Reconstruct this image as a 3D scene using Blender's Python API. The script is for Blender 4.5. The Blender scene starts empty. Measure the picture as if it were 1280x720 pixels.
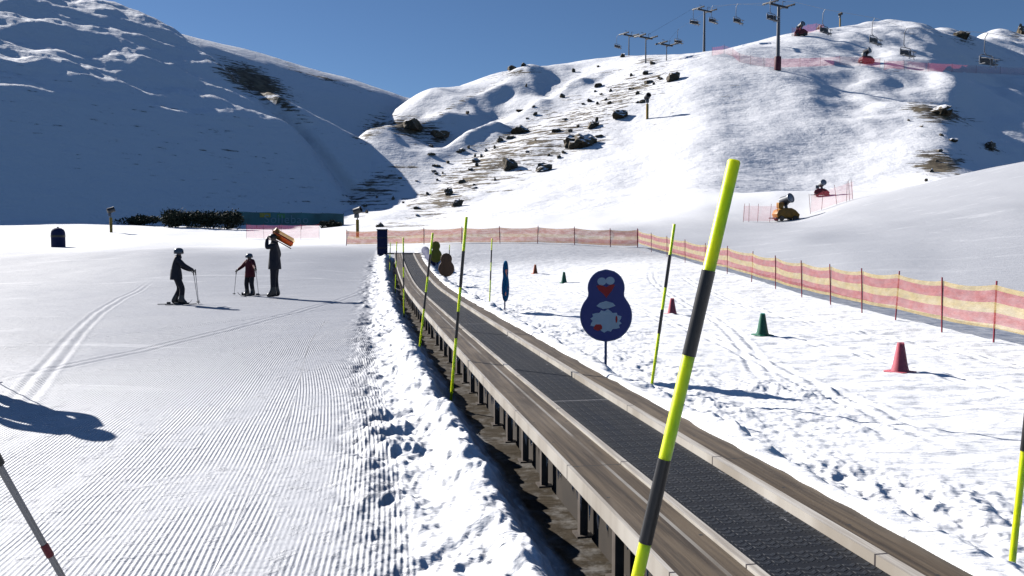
import bpy, bmesh, math, random
import numpy as np
from mathutils import Vector, Matrix
random.seed(7)
rng = np.random.default_rng(7)
R = math.radians
scene = bpy.context.scene
COL = scene.collection

# ------------------------------------------------------------------ camera
F = 1065.0; PITCH = R(3.22); EYE = 1.6
cam_d = bpy.data.cameras.new('camera'); cam = bpy.data.objects.new('camera', cam_d); COL.objects.link(cam)
cam.location = (0, 0, EYE); cam.rotation_euler = (R(90) - PITCH, 0, 0)
cam_d.sensor_width = 36; cam_d.lens = 36 * F / 1280
cam_d.clip_start = 0.05; cam_d.clip_end = 5000
scene.camera = cam
CP, SP = math.cos(PITCH), math.sin(PITCH)

def at(u, v, Y):
    a = (u - 640) / F; b = (360 - v) / F
    k = Y / (CP + b * SP)
    return Vector((a * k, Y, EYE + (-SP + b * CP) * k))
def zat(v, Y): return at(640, v, Y).z

# ------------------------------------------------------------------ noise
_perm = rng.permutation(512); _perm = np.concatenate([_perm, _perm, _perm])
_gr = rng.normal(size=(512, 2)); _gr /= np.linalg.norm(_gr, axis=1)[:, None]
def perlin(x, y):
    xi = np.floor(x).astype(int); yi = np.floor(y).astype(int)
    xf = x - xi; yf = y - yi
    def g(ix, iy, fx, fy):
        h = _perm[(_perm[ix & 511] + iy) & 511]
        return _gr[h, 0] * fx + _gr[h, 1] * fy
    sx = xf * xf * xf * (xf * (xf * 6 - 15) + 10); sy = yf * yf * yf * (yf * (yf * 6 - 15) + 10)
    n0 = g(xi, yi, xf, yf) * (1 - sx) + g(xi + 1, yi, xf - 1, yf) * sx
    n1 = g(xi, yi + 1, xf, yf - 1) * (1 - sx) + g(xi + 1, yi + 1, xf - 1, yf - 1) * sx
    return (n0 * (1 - sy) + n1 * sy) * 1.5
def fbm(x, y, o=4, gain=.5):
    s = 0; a = 1.; f = 1.
    for k in range(o):
        s = s + a * perlin(x * f + 17.3 * k, y * f - 9.1 * k); a *= gain; f *= 2.03
    return s
def sst(a, b, x):
    t = np.clip((x - a) / (b - a), 0, 1); return t * t * (3 - 2 * t)
def smin(a, b, k):
    h = np.clip(.5 + .5 * (b - a) / k, 0, 1); return b * (1 - h) + a * h - k * h * (1 - h)
def smax(a, b, k): return -smin(-a, -b, k)

# ------------------------------------------------------------------ terrain
# profiles of the snow field and of the sunlit hillside: bearing -> (distance, line of sight height) pairs
Z = lambda Y, z: (Y, None, z)
V = lambda Y, v: (Y, v, None)
COLS = {
 -300: [Z(30, 0), V(55, 312), V(70, 296), V(84, 278), V(400, 278)],
 0:    [Z(30, 0), V(55, 312), V(71, 296), V(89, 279), V(120, 274), V(400, 274)],
 72:   [Z(28, 0), V(48, 318), V(60, 309.5), V(76, 295), V(94, 280), V(120, 274), V(400, 274)],
 200:  [Z(26, 0), V(38, 322), V(50, 311), V(65, 301), V(85, 290), V(104, 281), V(130, 275), V(400, 275)],
 300:  [Z(26, 0), V(40, 322), V(60, 308), V(80, 300), V(100, 285), V(116, 279), V(400, 274)],
 380:  [Z(26, 0), V(40, 320), V(60, 306), V(80, 300), V(115, 284), V(140, 274), V(200, 262), V(400, 255)],
 450:  [Z(25, 0), Z(33, .3), Z(40, .6), Z(46, 1.05), Z(54, 1.25), V(70, 300), V(90, 292), V(120, 278), V(143, 262), V(165, 205), V(185, 147), Z(230, 29), Z(500, 30)],
 540:  [Z(24, 0), Z(33, .3), Z(40, .6), Z(46, 1.1), Z(54, 1.4), V(70, 297), V(90, 289), V(120, 273), V(150, 244), V(177, 197), V(200, 155), V(228, 108), Z(260, 44), Z(500, 46)],
 620:  [Z(25, .05), Z(33, .14), Z(40, .7), Z(45, 1.2), V(54, 303), V(70, 294), V(90, 284), V(120, 262), V(150, 225), V(180, 180), V(215, 130), V(250, 90), Z(280, 51), Z(500, 52)],
 700:  [Z(25, .05), Z(33, .14), Z(40, .8), Z(45, 1.26), V(54, 302), V(70, 293), V(90, 282), V(120, 250), V(150, 205), V(180, 158), V(220, 110), V(260, 79), Z(290, 57), Z(500, 57)],
 800:  [Z(20, 0), Z(27, .3), Z(41, .9), Z(45.4, 1.26), V(60, 297), V(75, 289), V(90, 275), V(120, 235), V(150, 180), V(180, 125), V(210, 85), V(240, 63), Z(270, 56), Z(500, 56)],
 880:  [Z(20, 0), Z(27, .3), Z(32, .5), Z(45, 1.2), V(60, 291), V(75, 283), V(90, 264), V(120, 210), V(150, 155), V(180, 100), V(200, 74), V(225, 60), Z(250, 54), Z(500, 54)],
 940:  [Z(20, 0), Z(26.6, .3), Z(45, 1.3), V(60, 289), V(75, 281), V(90, 268), V(105, 246), V(130, 195), V(160, 135), V(180, 97), V(215, 60), V(240, 47), Z(265, 61), Z(500, 58)],
 1003: [Z(19, 0), Z(22, .1), Z(30, .5), V(45, 296), V(60, 286), V(78, 277.5), V(92, 262), V(105, 256), V(130, 195), V(160, 130), V(180, 94), V(220, 55), V(260, 31), Z(290, 68), Z(500, 64)],
 1060: [Z(17, 0), Z(22, .15), V(35, 314), V(50, 290), V(70, 264), V(84, 247), V(95, 249), V(108, 247), V(130, 195), V(160, 140), V(190, 95), V(220, 65), V(262, 27), Z(290, 70), Z(500, 66)],
 1130: [Z(16, 0), Z(21, .15), V(33, 318), V(47, 287), V(65, 252), V(78, 234), V(90, 237), V(108, 232), V(130, 185), V(160, 135), V(190, 92), V(220, 62), V(265, 25), Z(300, 70), Z(500, 66)],
 1180: [Z(15, 0), Z(20, .15), V(30, 330), V(45, 286), V(60, 248), V(74, 223), V(88, 227), V(108, 222), V(130, 178), V(160, 130), V(190, 92), V(225, 62), V(275, 26), Z(310, 72), Z(500, 66)],
 1230: [Z(15, 0), Z(20, .2), V(30, 327), V(45, 280), V(60, 237), V(72, 211), V(86, 216), V(110, 226), V(140, 195), V(170, 134), V(205, 112), V(240, 95), V(290, 52), V(340, 30), Z(500, 85)],
 1280: [Z(14, 0), Z(20, .2), V(30, 325), V(45, 272), V(60, 226), V(70, 200), V(84, 206), V(110, 224), V(140, 214), V(170, 150), V(205, 112), V(240, 100), V(290, 70), V(340, 38), Z(500, 100)],
 1400: [Z(14, 0), Z(20, .2), V(30, 320), V(45, 260), V(58, 205), V(68, 175), V(84, 182), V(120, 215), V(150, 220), V(180, 170), V(220, 130), V(260, 110), V(340, 40), Z(500, 100)],
 1700: [Z(13, 0), Z(20, .3), V(30, 315), V(45, 245), V(60, 180), V(72, 150), V(90, 160), V(150, 190), V(220, 150), V(340, 40), Z(500, 100)],
}
UG = np.linspace(-1.3, 1.3, 781); YG = np.exp(np.linspace(math.log(8), math.log(900), 420))
us = sorted(COLS); ua = np.array([(u - 640) / F / 1.006 for u in us])
tab0 = np.array([np.interp(YG, [8.] + [p[0] for p in COLS[u]], [0.] + [p[2] if p[1] is None else zat(p[1], p[0]) for p in COLS[u]]) for u in us])
TAB = np.array([np.interp(UG, ua, tab0[:, j]) for j in range(len(YG))]).T          # [U, Y]
def gblur(A, s, ax):
    n = int(3 * s); k = np.exp(-.5 * (np.arange(-n, n + 1) / s) ** 2); k /= k.sum()
    P = np.pad(A, [(n, n) if i == ax else (0, 0) for i in range(2)], mode='edge')
    return np.apply_along_axis(lambda m: np.convolve(m, k, 'valid'), ax, P)
TAB = gblur(gblur(TAB, 5.0, 0), 3.2, 1)
def field(x, y):
    yy = np.maximum(y, 8.01)
    U = np.clip(x / yy, UG[0], UG[-1] - 1e-6)
    fu = (U - UG[0]) / (UG[1] - UG[0]); iu = np.clip(fu.astype(int), 0, len(UG) - 2); fu = fu - iu
    ly = (np.log(np.minimum(yy, 895)) - math.log(8)) / (math.log(900) - math.log(8)) * (len(YG) - 1)
    iy = np.clip(ly.astype(int), 0, len(YG) - 2); fy = ly - iy
    z = (TAB[iu, iy] * (1 - fu) + TAB[iu + 1, iy] * fu) * (1 - fy) + (TAB[iu, iy + 1] * (1 - fu) + TAB[iu + 1, iy + 1] * fu) * fy
    return z * sst(8, 12, y)

def mountain(x, y):
    d = (x + 60) * -.77 + (y - 100) * .64
    t = (x + 60) * .64 + (y - 100) * .77
    n1 = fbm(x / 55, y / 55, 4)
    n2 = fbm(x / 14 + 40, y / 14, 3)
    base = 4.0
    dl = 20 * sst(44, 72, t)
    dd = d - dl
    f2 = np.where(dd < 42, .80 * dd, .80 * 42 + .60 * (dd - 42))
    f1 = np.where(d < 21, .90 * d, .90 * 21 + .50 * (d - 21))
    wt = sst(54, 72, t); f = f1 * (1 - wt) + f2 * wt
    top = sst(17, 28, d) * sst(78, 56, t)          # gentler broken ground high on the near end
    zc = np.interp(t, [0, 20, 32, 40, 55, 63, 70, 91, 120, 135, 160], [46, 51, 54.5, 56, 56.5, 54.8, 52.4, 51.8, 49.2, 45.6, 43]) - 4
    cap = zc + .12 * (d - 84)
    main = smin(f, cap, 6.)
    d1 = np.interp(t, [30, 50, 65, 87, 110, 140], [70, 42, 31, 16, 2, -20])
    spur = smin(.80 * d, .8 * d1 + .16 * (d - d1), 4.)
    spur = spur - 40 * sst(64, 48, t)
    z = smax(main, spur, 2.5)
    amp = sst(0, 15, d)
    z = z + amp * (.8 * n1 + .20 * n2 + top * (1.45 * fbm(t / 18 + 7.3, d / 15, 3) + .40 * fbm(t / 6, d / 5 + 3, 4)))
    return base + z

# magic-carpet path
PC = np.polyfit([-2, 3.3, 9.75, 16.5, 24.6, 31, 40.5], [2.2, 1.2, -.03, -1.30, -2.55, -3.55, -5.05], 2)
def xc(y): return np.polyval(PC, y)
CEND = 41.0
def conv_z(y):
    return field(np.asarray(xc(y), float), np.asarray(y, float)) + .30
def lat(x, y): return (x - xc(np.clip(y, -6, 46))) * .982

def hill_noise(x, y, z0):
    far = sst(85, 125, y)
    U = x / np.maximum(y, 1)
    left = sst(.22, .05, U) * sst(140, 180, y)
    z = far * (1.0 * fbm(x / 34 + 3, y / 34, 3) + .13 * fbm(x / 7, y / 7 + 11, 3))
    z += left * (2.4 * fbm(x / 38 + 9, y / 45 + 2, 2))
    z += sst(120, 170, y) * sst(.30, .42, U) * 2.5 * fbm(x / 26 + 1, y / 26 + 5, 3)
    z += sst(26, 50, y) * .12 * fbm(x / 9, y / 14, 3)
    return z
BUMPS = [(at(988, 0, 94), 94, 1.9, 5.0)]
RIDGES = [(at(535, 195, 174), at(745, 108, 226), 2.6, 4.5), (at(470, 175, 182), at(690, 95, 250), 2.4, 5.0)]
def ground(x, y):
    x = np.asarray(x, float); y = np.asarray(y, float)
    z = field(x, y)
    z = z + hill_noise(x, y, z)
    for a, c, h, wd in RIDGES:
        ab = c - a; L2 = ab.x ** 2 + ab.y ** 2
        tt = ((x - a.x) * ab.x + (y - a.y) * ab.y) / L2; sd_ = ((x - a.x) * -ab.y + (y - a.y) * ab.x) / math.sqrt(L2)
        sd_ = sd_ + 3.5 * fbm(x / 16 + 3, y / 16, 3)
        z = z + h * sst(-.1, .15, tt) * sst(1.1, .8, tt) * (np.exp(-(sd_ / wd) ** 2) - .75 * np.exp(-((sd_ - 2.1 * wd) / (1.4 * wd)) ** 2)) * (.8 + .7 * fbm(tt * 5 + h, tt * 0 + .5, 2))
    for p, yy, h, s in BUMPS:
        z = z + h * np.exp(-((x - p.x) ** 2 + (y - yy) ** 2) / (2 * s * s))
    m = np.where(y > 20, mountain(x, y), -50)
    return z, m
def near_detail(x, y):
    """ditch, berm and clods beside the conveyor, small relief of the open snow"""
    q = lat(x, y)
    on = sst(46, 40, y) * sst(-9, -5, y)
    wob = .10 * fbm(x / .9, y / .9, 2)
    z = np.zeros_like(x)
    z += on * (-.25 * sst(-1.0, -.56, q + .5 * wob) + .14 * np.exp(-((q + .6 * wob + 1.0) / .18) ** 2) * (.6 + .4 * sst(-.6, .2, fbm(x / 1.2, y / 1.2 + 7, 2)))) * sst(.62, .50, q)
    bq = q + .07 * fbm(x / 1.6 + 5, y / 1.6, 3) * sst(.5, 1.2, q) + .05 * fbm(x / .5, y / .5 + 3, 2)
    z += on * (.335 * sst(.48, .61, bq) * (1 - sst(.72, 1.18, q + .12 * fbm(x / 1.1, y / 1.1 + 2, 2))))
    cl = np.clip(fbm(x / .42, y / .42, 4, .55), -.6, 1.2)
    cl2 = np.clip(fbm(x / .17 + 9, y / .17, 3, .55), -.7, 1.2)
    patch = sst(-.25, .35, fbm(x / 1.7 + 2, y / 1.7, 2))
    ml = sst(-2.0, -1.6, q + .25 * wob) * sst(-.50, -.70, q) * on
    z += ml * (.066 * cl * (0.22 + .78 * sst(-.45, .15, fbm(x / 1.5 + 2, y / 1.1, 2))) + .026 * cl2)
    mr = sst(.60, .80, q) * sst(3.6, 1.6, q + .8 * fbm(x / 2, y / 2 + 8, 2)) * on
    z += mr * (.060 * cl * (.25 + .75 * patch) + .016 * cl2)
    # churned snow of the practice field, trampled by skis
    fr = sst(1.5, 3.0, q) * sst(60, 30, y) * sst(9.2, 6.5, x)
    z += fr * (  .034 * fbm(x / 1.3, y / .55, 4) + .010 * fbm(x / .3, y / .16, 2))
    # paired grooves left by skis
    for x0, sl_, am, fq, y0, y1, dp in ((-5.0, -.34, .5, .16, 7, 30, .007), (-6.5, .10, .7, .12, 9, 32, .008), (-9., .38, .5, .18, 10, 34, .007),
                                         (3.6, -.10, .35, .25, 6, 30, .013), (5.2, -.18, .4, .2, 8, 34, .014), (2.9, .10, .3, .3, 9, 32, .012), (6.2, -.02, .4, .22, 7, 30, .012)):
        xt = x0 + sl_ * (y - 8) + am * np.sin(fq * y + x0); on2 = sst(y0, y0 + 2, y) * sst(y1, y1 - 4, y)
        for o2 in (-.10, .10):
            e_ = x - xt - o2; z += on2 * dp * (-np.exp(-(e_ / .040) ** 2) + .45 * np.exp(-((np.abs(e_) - .085) / .035) ** 2)) * np.where(q < -1.3, 1, sst(1.4, 1.9, q))
    fl = sst(-1.5, -1.9, q) * sst(60, 25, y)
    z += fl * (.022 * fbm(x / 4.0, y / 2.6 + 4, 3))
    return z

def hz(x, y):
    x = np.array([float(x)]); y = np.array([float(y)])
    z, m = ground(x, y)
    z = z + near_detail(x, y)
    return float(np.maximum(z, m)[0])
def gpt(u, Y, dz=0.0):
    """point of the ground on bearing u at distance Y"""
    x = (u - 640) / F * Y / 1.0
    for _ in range(4):
        z = hz(x, Y)
        b = math.tan(math.atan2(z - EYE, Y) + PITCH)
        x = (u - 640) / F * Y / (CP + b * SP)
    return Vector((x, Y, hz(x, Y) + dz))
def gv(u, v, y0=60., y1=520.):
    """first place where the line of sight u,v meets the ground"""
    Y = np.exp(np.linspace(math.log(y0), math.log(y1), 500))
    P = np.array([at(u, v, float(k))[:] for k in Y])
    z, m = ground(P[:, 0], P[:, 1]); z = np.maximum(z, m)
    hit = np.nonzero(z >= P[:, 2])[0]
    i = hit[0] if len(hit) else int(np.argmax((z - EYE) / Y))
    return Vector((P[i, 0], P[i, 1], z[i]))

# ------------------------------------------------------------------ materials
def mat(name, color=(.5, .5, .5), rough=.6, metal=0., var=.12, scale=8., bump=.0, bscale=30., alpha=None, trans=None):
    m = bpy.data.materials.new(name); m.use_nodes = True
    nt = m.node_tree; N = nt.nodes; L = nt.links
    bs = N['Principled BSDF']; bs.inputs['Roughness'].default_value = rough; bs.inputs['Metallic'].default_value = metal
    tc = N.new('ShaderNodeTexCoord'); no = N.new('ShaderNodeTexNoise'); no.inputs['Scale'].default_value = scale; no.inputs['Detail'].default_value = 5
    L.new(tc.outputs['Object'], no.inputs['Vector'])
    cr = N.new('ShaderNodeValToRGB')
    cr.color_ramp.elements[0].position = .3; cr.color_ramp.elements[1].position = .7
    cr.color_ramp.elements[0].color = [c * (1 - var) for c in color] + [1]
    cr.color_ramp.elements[1].color = [min(1, c * (1 + var)) for c in color] + [1]
    L.new(no.outputs['Fac'], cr.inputs['Fac']); L.new(cr.outputs['Color'], bs.inputs['Base Color'])
    if bump:
        n2 = N.new('ShaderNodeTexNoise'); n2.inputs['Scale'].default_value = bscale; n2.inputs['Detail'].default_value = 4
        L.new(tc.outputs['Object'], n2.inputs['Vector'])
        b = N.new('ShaderNodeBump'); b.inputs['Strength'].default_value = bump; b.inputs['Distance'].default_value = .02
        L.new(n2.outputs['Fac'], b.inputs['Height']); L.new(b.outputs['Normal'], bs.inputs['Normal'])
    if alpha is not None: bs.inputs['Alpha'].default_value = alpha
    return m

def math_node(nt, op, a, b=None, c=None):
    n = nt.nodes.new('ShaderNodeMath'); n.operation = op
    for i, k in enumerate((a, b, c)):
        if k is None: continue
        if isinstance(k, (int, float)): n.inputs[i].default_value = k
        else: nt.links.new(k, n.inputs[i])
    return n.outputs[0]
def maprange(nt, val, a, b, c=0., d=1., smooth=True):
    n = nt.nodes.new('ShaderNodeMapRange'); n.interpolation_type = 'SMOOTHSTEP' if smooth else 'LINEAR'
    n.inputs['From Min'].default_value = a; n.inputs['From Max'].default_value = b
    n.inputs['To Min'].default_value = c; n.inputs['To Max'].default_value = d
    nt.links.new(val, n.inputs['Value']); return n.outputs['Result']
def attr(nt, name):
    n = nt.nodes.new('ShaderNodeAttribute'); n.attribute_name = name; return n.outputs['Fac']
def noise(nt, vec, scale, detail=4, rough=.55, dist=0.):
    n = nt.nodes.new('ShaderNodeTexNoise'); n.inputs['Scale'].default_value = scale; n.inputs['Detail'].default_value = detail
    n.inputs['Roughness'].default_value = rough; n.inputs['Distortion'].default_value = dist
    nt.links.new(vec, n.inputs['Vector']); return n.outputs['Fac']
def mapping(nt, vec, scale=(1, 1, 1), rot=(0, 0, 0)):
    n = nt.nodes.new('ShaderNodeMapping'); n.inputs['Scale'].default_value = scale; n.inputs['Rotation'].default_value = rot
    nt.links.new(vec, n.inputs['Vector']); return n.outputs['Vector']
def mixcol(nt, fac, a, b):
    n = nt.nodes.new('ShaderNodeMix'); n.data_type = 'RGBA'
    nt.links.new(fac, n.inputs[0])
    for i, k in ((6, a), (7, b)):
        if isinstance(k, tuple): n.inputs[i].default_value = k + ((1,) if len(k) == 3 else ())
        else: nt.links.new(k, n.inputs[i])
    return n.outputs[2]

FRESH = (.90, .91, .93); PACKED_SHADED = (.36, .375, .415)
def snow_field_material():
    m = bpy.data.materials.new('snow'); m.use_nodes = True; nt = m.node_tree; bs = nt.nodes['Principled BSDF']
    geo = nt.nodes.new('ShaderNodeNewGeometry'); pos = geo.outputs['Position']
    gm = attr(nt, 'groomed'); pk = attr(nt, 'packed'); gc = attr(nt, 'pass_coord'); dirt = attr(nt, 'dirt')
    # corduroy ridges pressed by the groomer, rubbed out in places
    w1 = noise(nt, mapping(nt, pos, (.35, .35, .35)), 1., 3)
    gcw = math_node(nt, 'ADD', gc, math_node(nt, 'MULTIPLY', w1, .03))
    wav = math_node(nt, 'SINE', math_node(nt, 'MULTIPLY', gcw, 2 * math.pi / .031))
    worn = noise(nt, mapping(nt, pos, (1.1, .28, 1.), (0, 0, R(11))), 1.3, 5, .6, .4)
    keep = maprange(nt, worn, .46, .62, 1., .25)
    worn2 = noise(nt, pos, 2.6, 4, .6)
    keep = math_node(nt, 'MULTIPLY', keep, maprange(nt, worn2, .54, .70, 1., .35))
    rid = math_node(nt, 'MULTIPLY', math_node(nt, 'MULTIPLY', wav, keep), gm)
    rough1 = noise(nt, mapping(nt, pos, (1, 1, 1)), 9., 6, .6)
    streak = noise(nt, mapping(nt, pos, (.5, 2.2, 1.), (0, 0, R(8))), 2.2, 5, .6, .5)
    clump = maprange(nt, noise(nt, pos, 6.5, 6, .7), .50, .85, 0., 1.)
    h = math_node(nt, 'MULTIPLY', rid, .0027)
    h = math_node(nt, 'ADD', h, math_node(nt, 'MULTIPLY', rough1, .010))
    h = math_node(nt, 'ADD', h, math_node(nt, 'MULTIPLY', streak, math_node(nt, 'MULTIPLY_ADD', gm, -.02, .045)))
    h = math_node(nt, 'ADD', h, math_node(nt, 'MULTIPLY', clump, math_node(nt, 'MULTIPLY', gm, .018)))
    bp = nt.nodes.new('ShaderNodeBump'); bp.inputs['Strength'].default_value = 1.; bp.inputs['Distance'].default_value = 1.
    nt.links.new(h, bp.inputs['Height']); nt.links.new(bp.outputs['Normal'], bs.inputs['Normal'])
    # packed snow is greyer than loose snow, and darkened further to hold slope shading; loose snow lies where skis scraped it up
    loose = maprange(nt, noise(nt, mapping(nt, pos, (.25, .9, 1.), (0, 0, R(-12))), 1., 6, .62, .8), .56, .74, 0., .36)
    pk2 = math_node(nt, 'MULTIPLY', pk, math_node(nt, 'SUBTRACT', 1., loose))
    col = mixcol(nt, pk2, FRESH, PACKED_SHADED)
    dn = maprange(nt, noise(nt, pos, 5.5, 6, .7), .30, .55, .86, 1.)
    col = mixcol(nt, math_node(nt, 'MULTIPLY', dirt, dn), col, (.045, .034, .021))  # soil beside the deck, its colour darkened to stand in for shade
    nt.links.new(col, bs.inputs['Base Color'])
    bs.inputs['Roughness'].default_value = .62; bs.inputs['Specular IOR Level'].default_value = .25
    return m
def slope_material(name, strength):
    m = bpy.data.materials.new(name); m.use_nodes = True; nt = m.node_tree; bs = nt.nodes['Principled BSDF']
    geo = nt.nodes.new('ShaderNodeNewGeometry'); pos = geo.outputs['Position']
    bare = attr(nt, 'bare')
    # terraced grass and earth show in thin bands along the contour
    band = noise(nt, mapping(nt, pos, (.16, .16, 2.6)), 1., 5, .62, .3)
    fine = noise(nt, mapping(nt, pos, (.6, .6, 2.2)), 1., 6, .68)
    s = math_node(nt, 'ADD', math_node(nt, 'MULTIPLY', band, .62), math_node(nt, 'MULTIPLY', fine, .38))
    thr = math_node(nt, 'MULTIPLY_ADD', bare, -.205, .665)
    f = maprange(nt, math_node(nt, 'SUBTRACT', s, thr), -.015, .05)
    f = math_node(nt, 'MULTIPLY', f, maprange(nt, bare, .02, .2))
    earth = mixcol(nt, maprange(nt, noise(nt, pos, .5, 4), .35, .65), (.085, .066, .045), (.20, .165, .11))
    col = mixcol(nt, f, (.88, .89, .92), earth)
    nt.links.new(col, bs.inputs['Base Color'])
    h = math_node(nt, 'ADD', math_node(nt, 'MULTIPLY', noise(nt, mapping(nt, pos, (.2, .2, .6)), 1., 6, .6), .9 * strength),
                  math_node(nt, 'MULTIPLY', noise(nt, pos, .9, 5, .6), .28 * strength))
    h = math_node(nt, 'ADD', h, math_node(nt, 'MULTIPLY', f, .12))
    bp = nt.nodes.new('ShaderNodeBump'); bp.inputs['Distance'].default_value = 1.
    nt.links.new(h, bp.inputs['Height']); nt.links.new(bp.outputs['Normal'], bs.inputs['Normal'])
    bs.inputs['Roughness'].default_value = .7; bs.inputs['Specular IOR Level'].default_value = .2
    return m

def build_terrain():
    fine = np.linspace(R(-40), R(40), 1150)
    coarse = np.linspace(R(40), R(320), 120)[1:-1]
    th = np.concatenate([fine, coarse]); nt_ = len(th)          # bearing from +Y, clockwise
    r = np.concatenate([np.linspace(.25, 3.0, 40)[:-1], np.exp(np.linspace(math.log(3.0), math.log(420), 760)), np.array([470, 540, 640, 760, 900.])])
    nr = len(r)
    T, RR = np.meshgrid(th, r)
    x = (RR * np.sin(T)).ravel(); y = (RR * np.cos(T)).ravel()
    z, m = ground(x, y)
    z = z + near_detail(x, y)
    isM = m > z
    zz = np.maximum(z, m)
    # normals on the whole sheet
    P = np.stack([x, y, zz], 1).reshape(nr, nt_, 3)
    dr = np.gradient(P, axis=0); dt = (np.roll(P, -1, 1) - np.roll(P, 1, 1))
    nrm = np.cross(dt, dr); nrm *= np.sign(nrm[..., 2:3]) ; nrm /= np.linalg.norm(nrm, axis=2, keepdims=True) + 1e-12
    nrm = nrm.reshape(-1, 3); P = P.reshape(-1, 3)
    i = np.arange(nr - 1)[:, None]; j = np.arange(nt_)[None, :]; jn = (j + 1) % nt_
    quads = np.stack([i * nt_ + j, i * nt_ + jn, (i + 1) * nt_ + jn, (i + 1) * nt_ + j], -1).reshape(-1, 4)
    # attributes
    q = lat(x, y)
    gmask = sst(-1.42, -1.55, q + .05 * fbm(x / 2, y / 2, 2)) * sst(24, 12, y) * (1 - .9 * sst(.05, .5, fbm(x / 6 + 2, y / 7, 3)) * sst(7, 11, y))
    gmask *= 1 - sst(-3.0, -6.0, x + .38 * y) * sst(8, 10, y)
    side = np.where(q + .05 * np.sin(y * .6) > -2.4, 1., 0.)
    pc = q + side * (.055 * (y - 9) + .012 * (y - 9) ** 2)
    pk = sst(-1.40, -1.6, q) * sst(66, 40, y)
    pk = np.maximum(pk, .75 * sst(7.6, 9.0, x) * sst(16, 22, y) * sst(95, 70, y))  # groomed slope beyond the fence, its shade put into the colour
    pk = np.maximum(pk, .8 * sst(34, 41, y) * sst(60, 50, y) * sst(-6, -2, x))  # far bank greyed by colour in place of its shading
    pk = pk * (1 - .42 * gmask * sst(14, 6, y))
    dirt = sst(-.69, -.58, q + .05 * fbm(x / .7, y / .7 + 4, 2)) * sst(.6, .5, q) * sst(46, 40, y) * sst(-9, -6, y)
    tz = zz - EYE; bb = np.tan(np.arctan2(tz, np.maximum(y, .1)) + PITCH)
    uu = 640 + F * (x / np.maximum(y, .1)) * (CP + bb * SP); vv = 360 - F * bb
    bare = np.zeros_like(x)
    def blob(u, v, su, sv, a, ang=0.):
        ca, sa = math.cos(R(ang)), math.sin(R(ang))
        du = (uu - u) * ca + (vv - v) * sa; dv = -(uu - u) * sa + (vv - v) * ca
        nonlocal bare
        bare = np.maximum(bare, a * np.exp(-.5 * ((du / su) ** 2 + (dv / sv) ** 2)) * (y > 60))
    for b in [(600, 212, 140, 22, .95, -33), (690, 172, 110, 24, .92, -31), (780, 118, 70, 20, .9, -30), (470, 160, 28, 14, .85, -30), (475, 235, 44, 18, .95, -25),
              (450, 262, 14, 10, .75, 0), (575, 128, 60, 4, .75, -28), (640, 92, 30, 5, .9, -8), (515, 160, 28, 12, 1.4, 10), (545, 175, 16, 6, .9, 0),
              (810, 78, 26, 12, .8, -30), (540, 250, 60, 16, .75, -20), (1170, 142, 34, 9, 1.3, 12), (1172, 205, 24, 12, 1.5, 0), (1240, 185, 14, 6, .9, 15),
              (1205, 48, 14, 8, .9, 10), (1240, 76, 18, 5, .8, 0), (1270, 45, 10, 8, .8, 0), (1150, 42, 30, 4, .45, 0), (1100, 130, 60, 14, .30, 10), (880, 130, 80, 22, .28, -20),
              (640, 170, 60, 6, .7, -25), (730, 180, 30, 8, .85, -10), (1120, 90, 60, 6, .35, 0), (750, 95, 60, 7, .55, -12)]: blob(*b)
    for b in [(318, 102, 36, 13, 1.7, 25), (350, 125, 28, 5, 1.3, 35), (300, 80, 10, 6, .7, 20), (215, 138, 26, 3, .45, 22), (400, 165, 18, 4, .55, 35), (220, 235, 8, 3, .5, 20), (280, 195, 60, 10, .3, 25), (395, 250, 30, 14, .4, 10), (230, 190, 200, 60, .34, 15), (60, 130, 120, 40, .3, 10),
              (400, 97, 50, 3, .9, 17), (175, 5, 20, 4, .8, 25), (330, 65, 40, 3, .7, 22), (470, 100, 30, 3, .6, 22)]: blob(*b)
    fM = isM[quads].sum(1) >= 3
    fy = y[quads].mean(1); fr = RR.ravel()[quads].mean(1)
    fH = (~fM) & (fy > 100)
    fS = ~(fM | fH)
    def emit(name, sel, mt, attrs):
        qd = quads[sel]; used = np.unique(qd); remap = np.full(len(x), -1); remap[used] = np.arange(len(used))
        me = bpy.data.meshes.new(name)
        me.vertices.add(len(used)); me.vertices.foreach_set('co', P[used].ravel().astype(np.float32))
        qq = remap[qd]
        me.loops.add(qq.size); me.polygons.add(len(qq))
        me.loops.foreach_set('vertex_index', qq.ravel().astype(np.int32))
        me.polygons.foreach_set('loop_start', (np.arange(len(qq)) * 4).astype(np.int32))
        me.polygons.foreach_set('loop_total', np.full(len(qq), 4, np.int32))
        me.polygons.foreach_set('use_smooth', np.ones(len(qq), bool))
        me.update(calc_edges=True); me.validate()
        me.normals_split_custom_set_from_vertices(nrm[used])
        for k, a in attrs.items():
            at_ = me.attributes.new(k, 'FLOAT', 'POINT'); at_.data.foreach_set('value', a[used].astype(np.float32))
        me.materials.append(mt)
        o = bpy.data.objects.new(name, me); COL.objects.link(o); o['kind'] = 'structure'
        return o
    # the ring under the camera is closed with a small disc
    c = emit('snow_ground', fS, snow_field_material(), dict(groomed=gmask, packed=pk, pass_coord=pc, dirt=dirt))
    emit('hillside', fH, slope_material('hillside_snow', .45), dict(bare=bare))
    emit('mountain', fM, slope_material('mountain_snow', .6), dict(bare=bare))
build_terrain()

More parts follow.
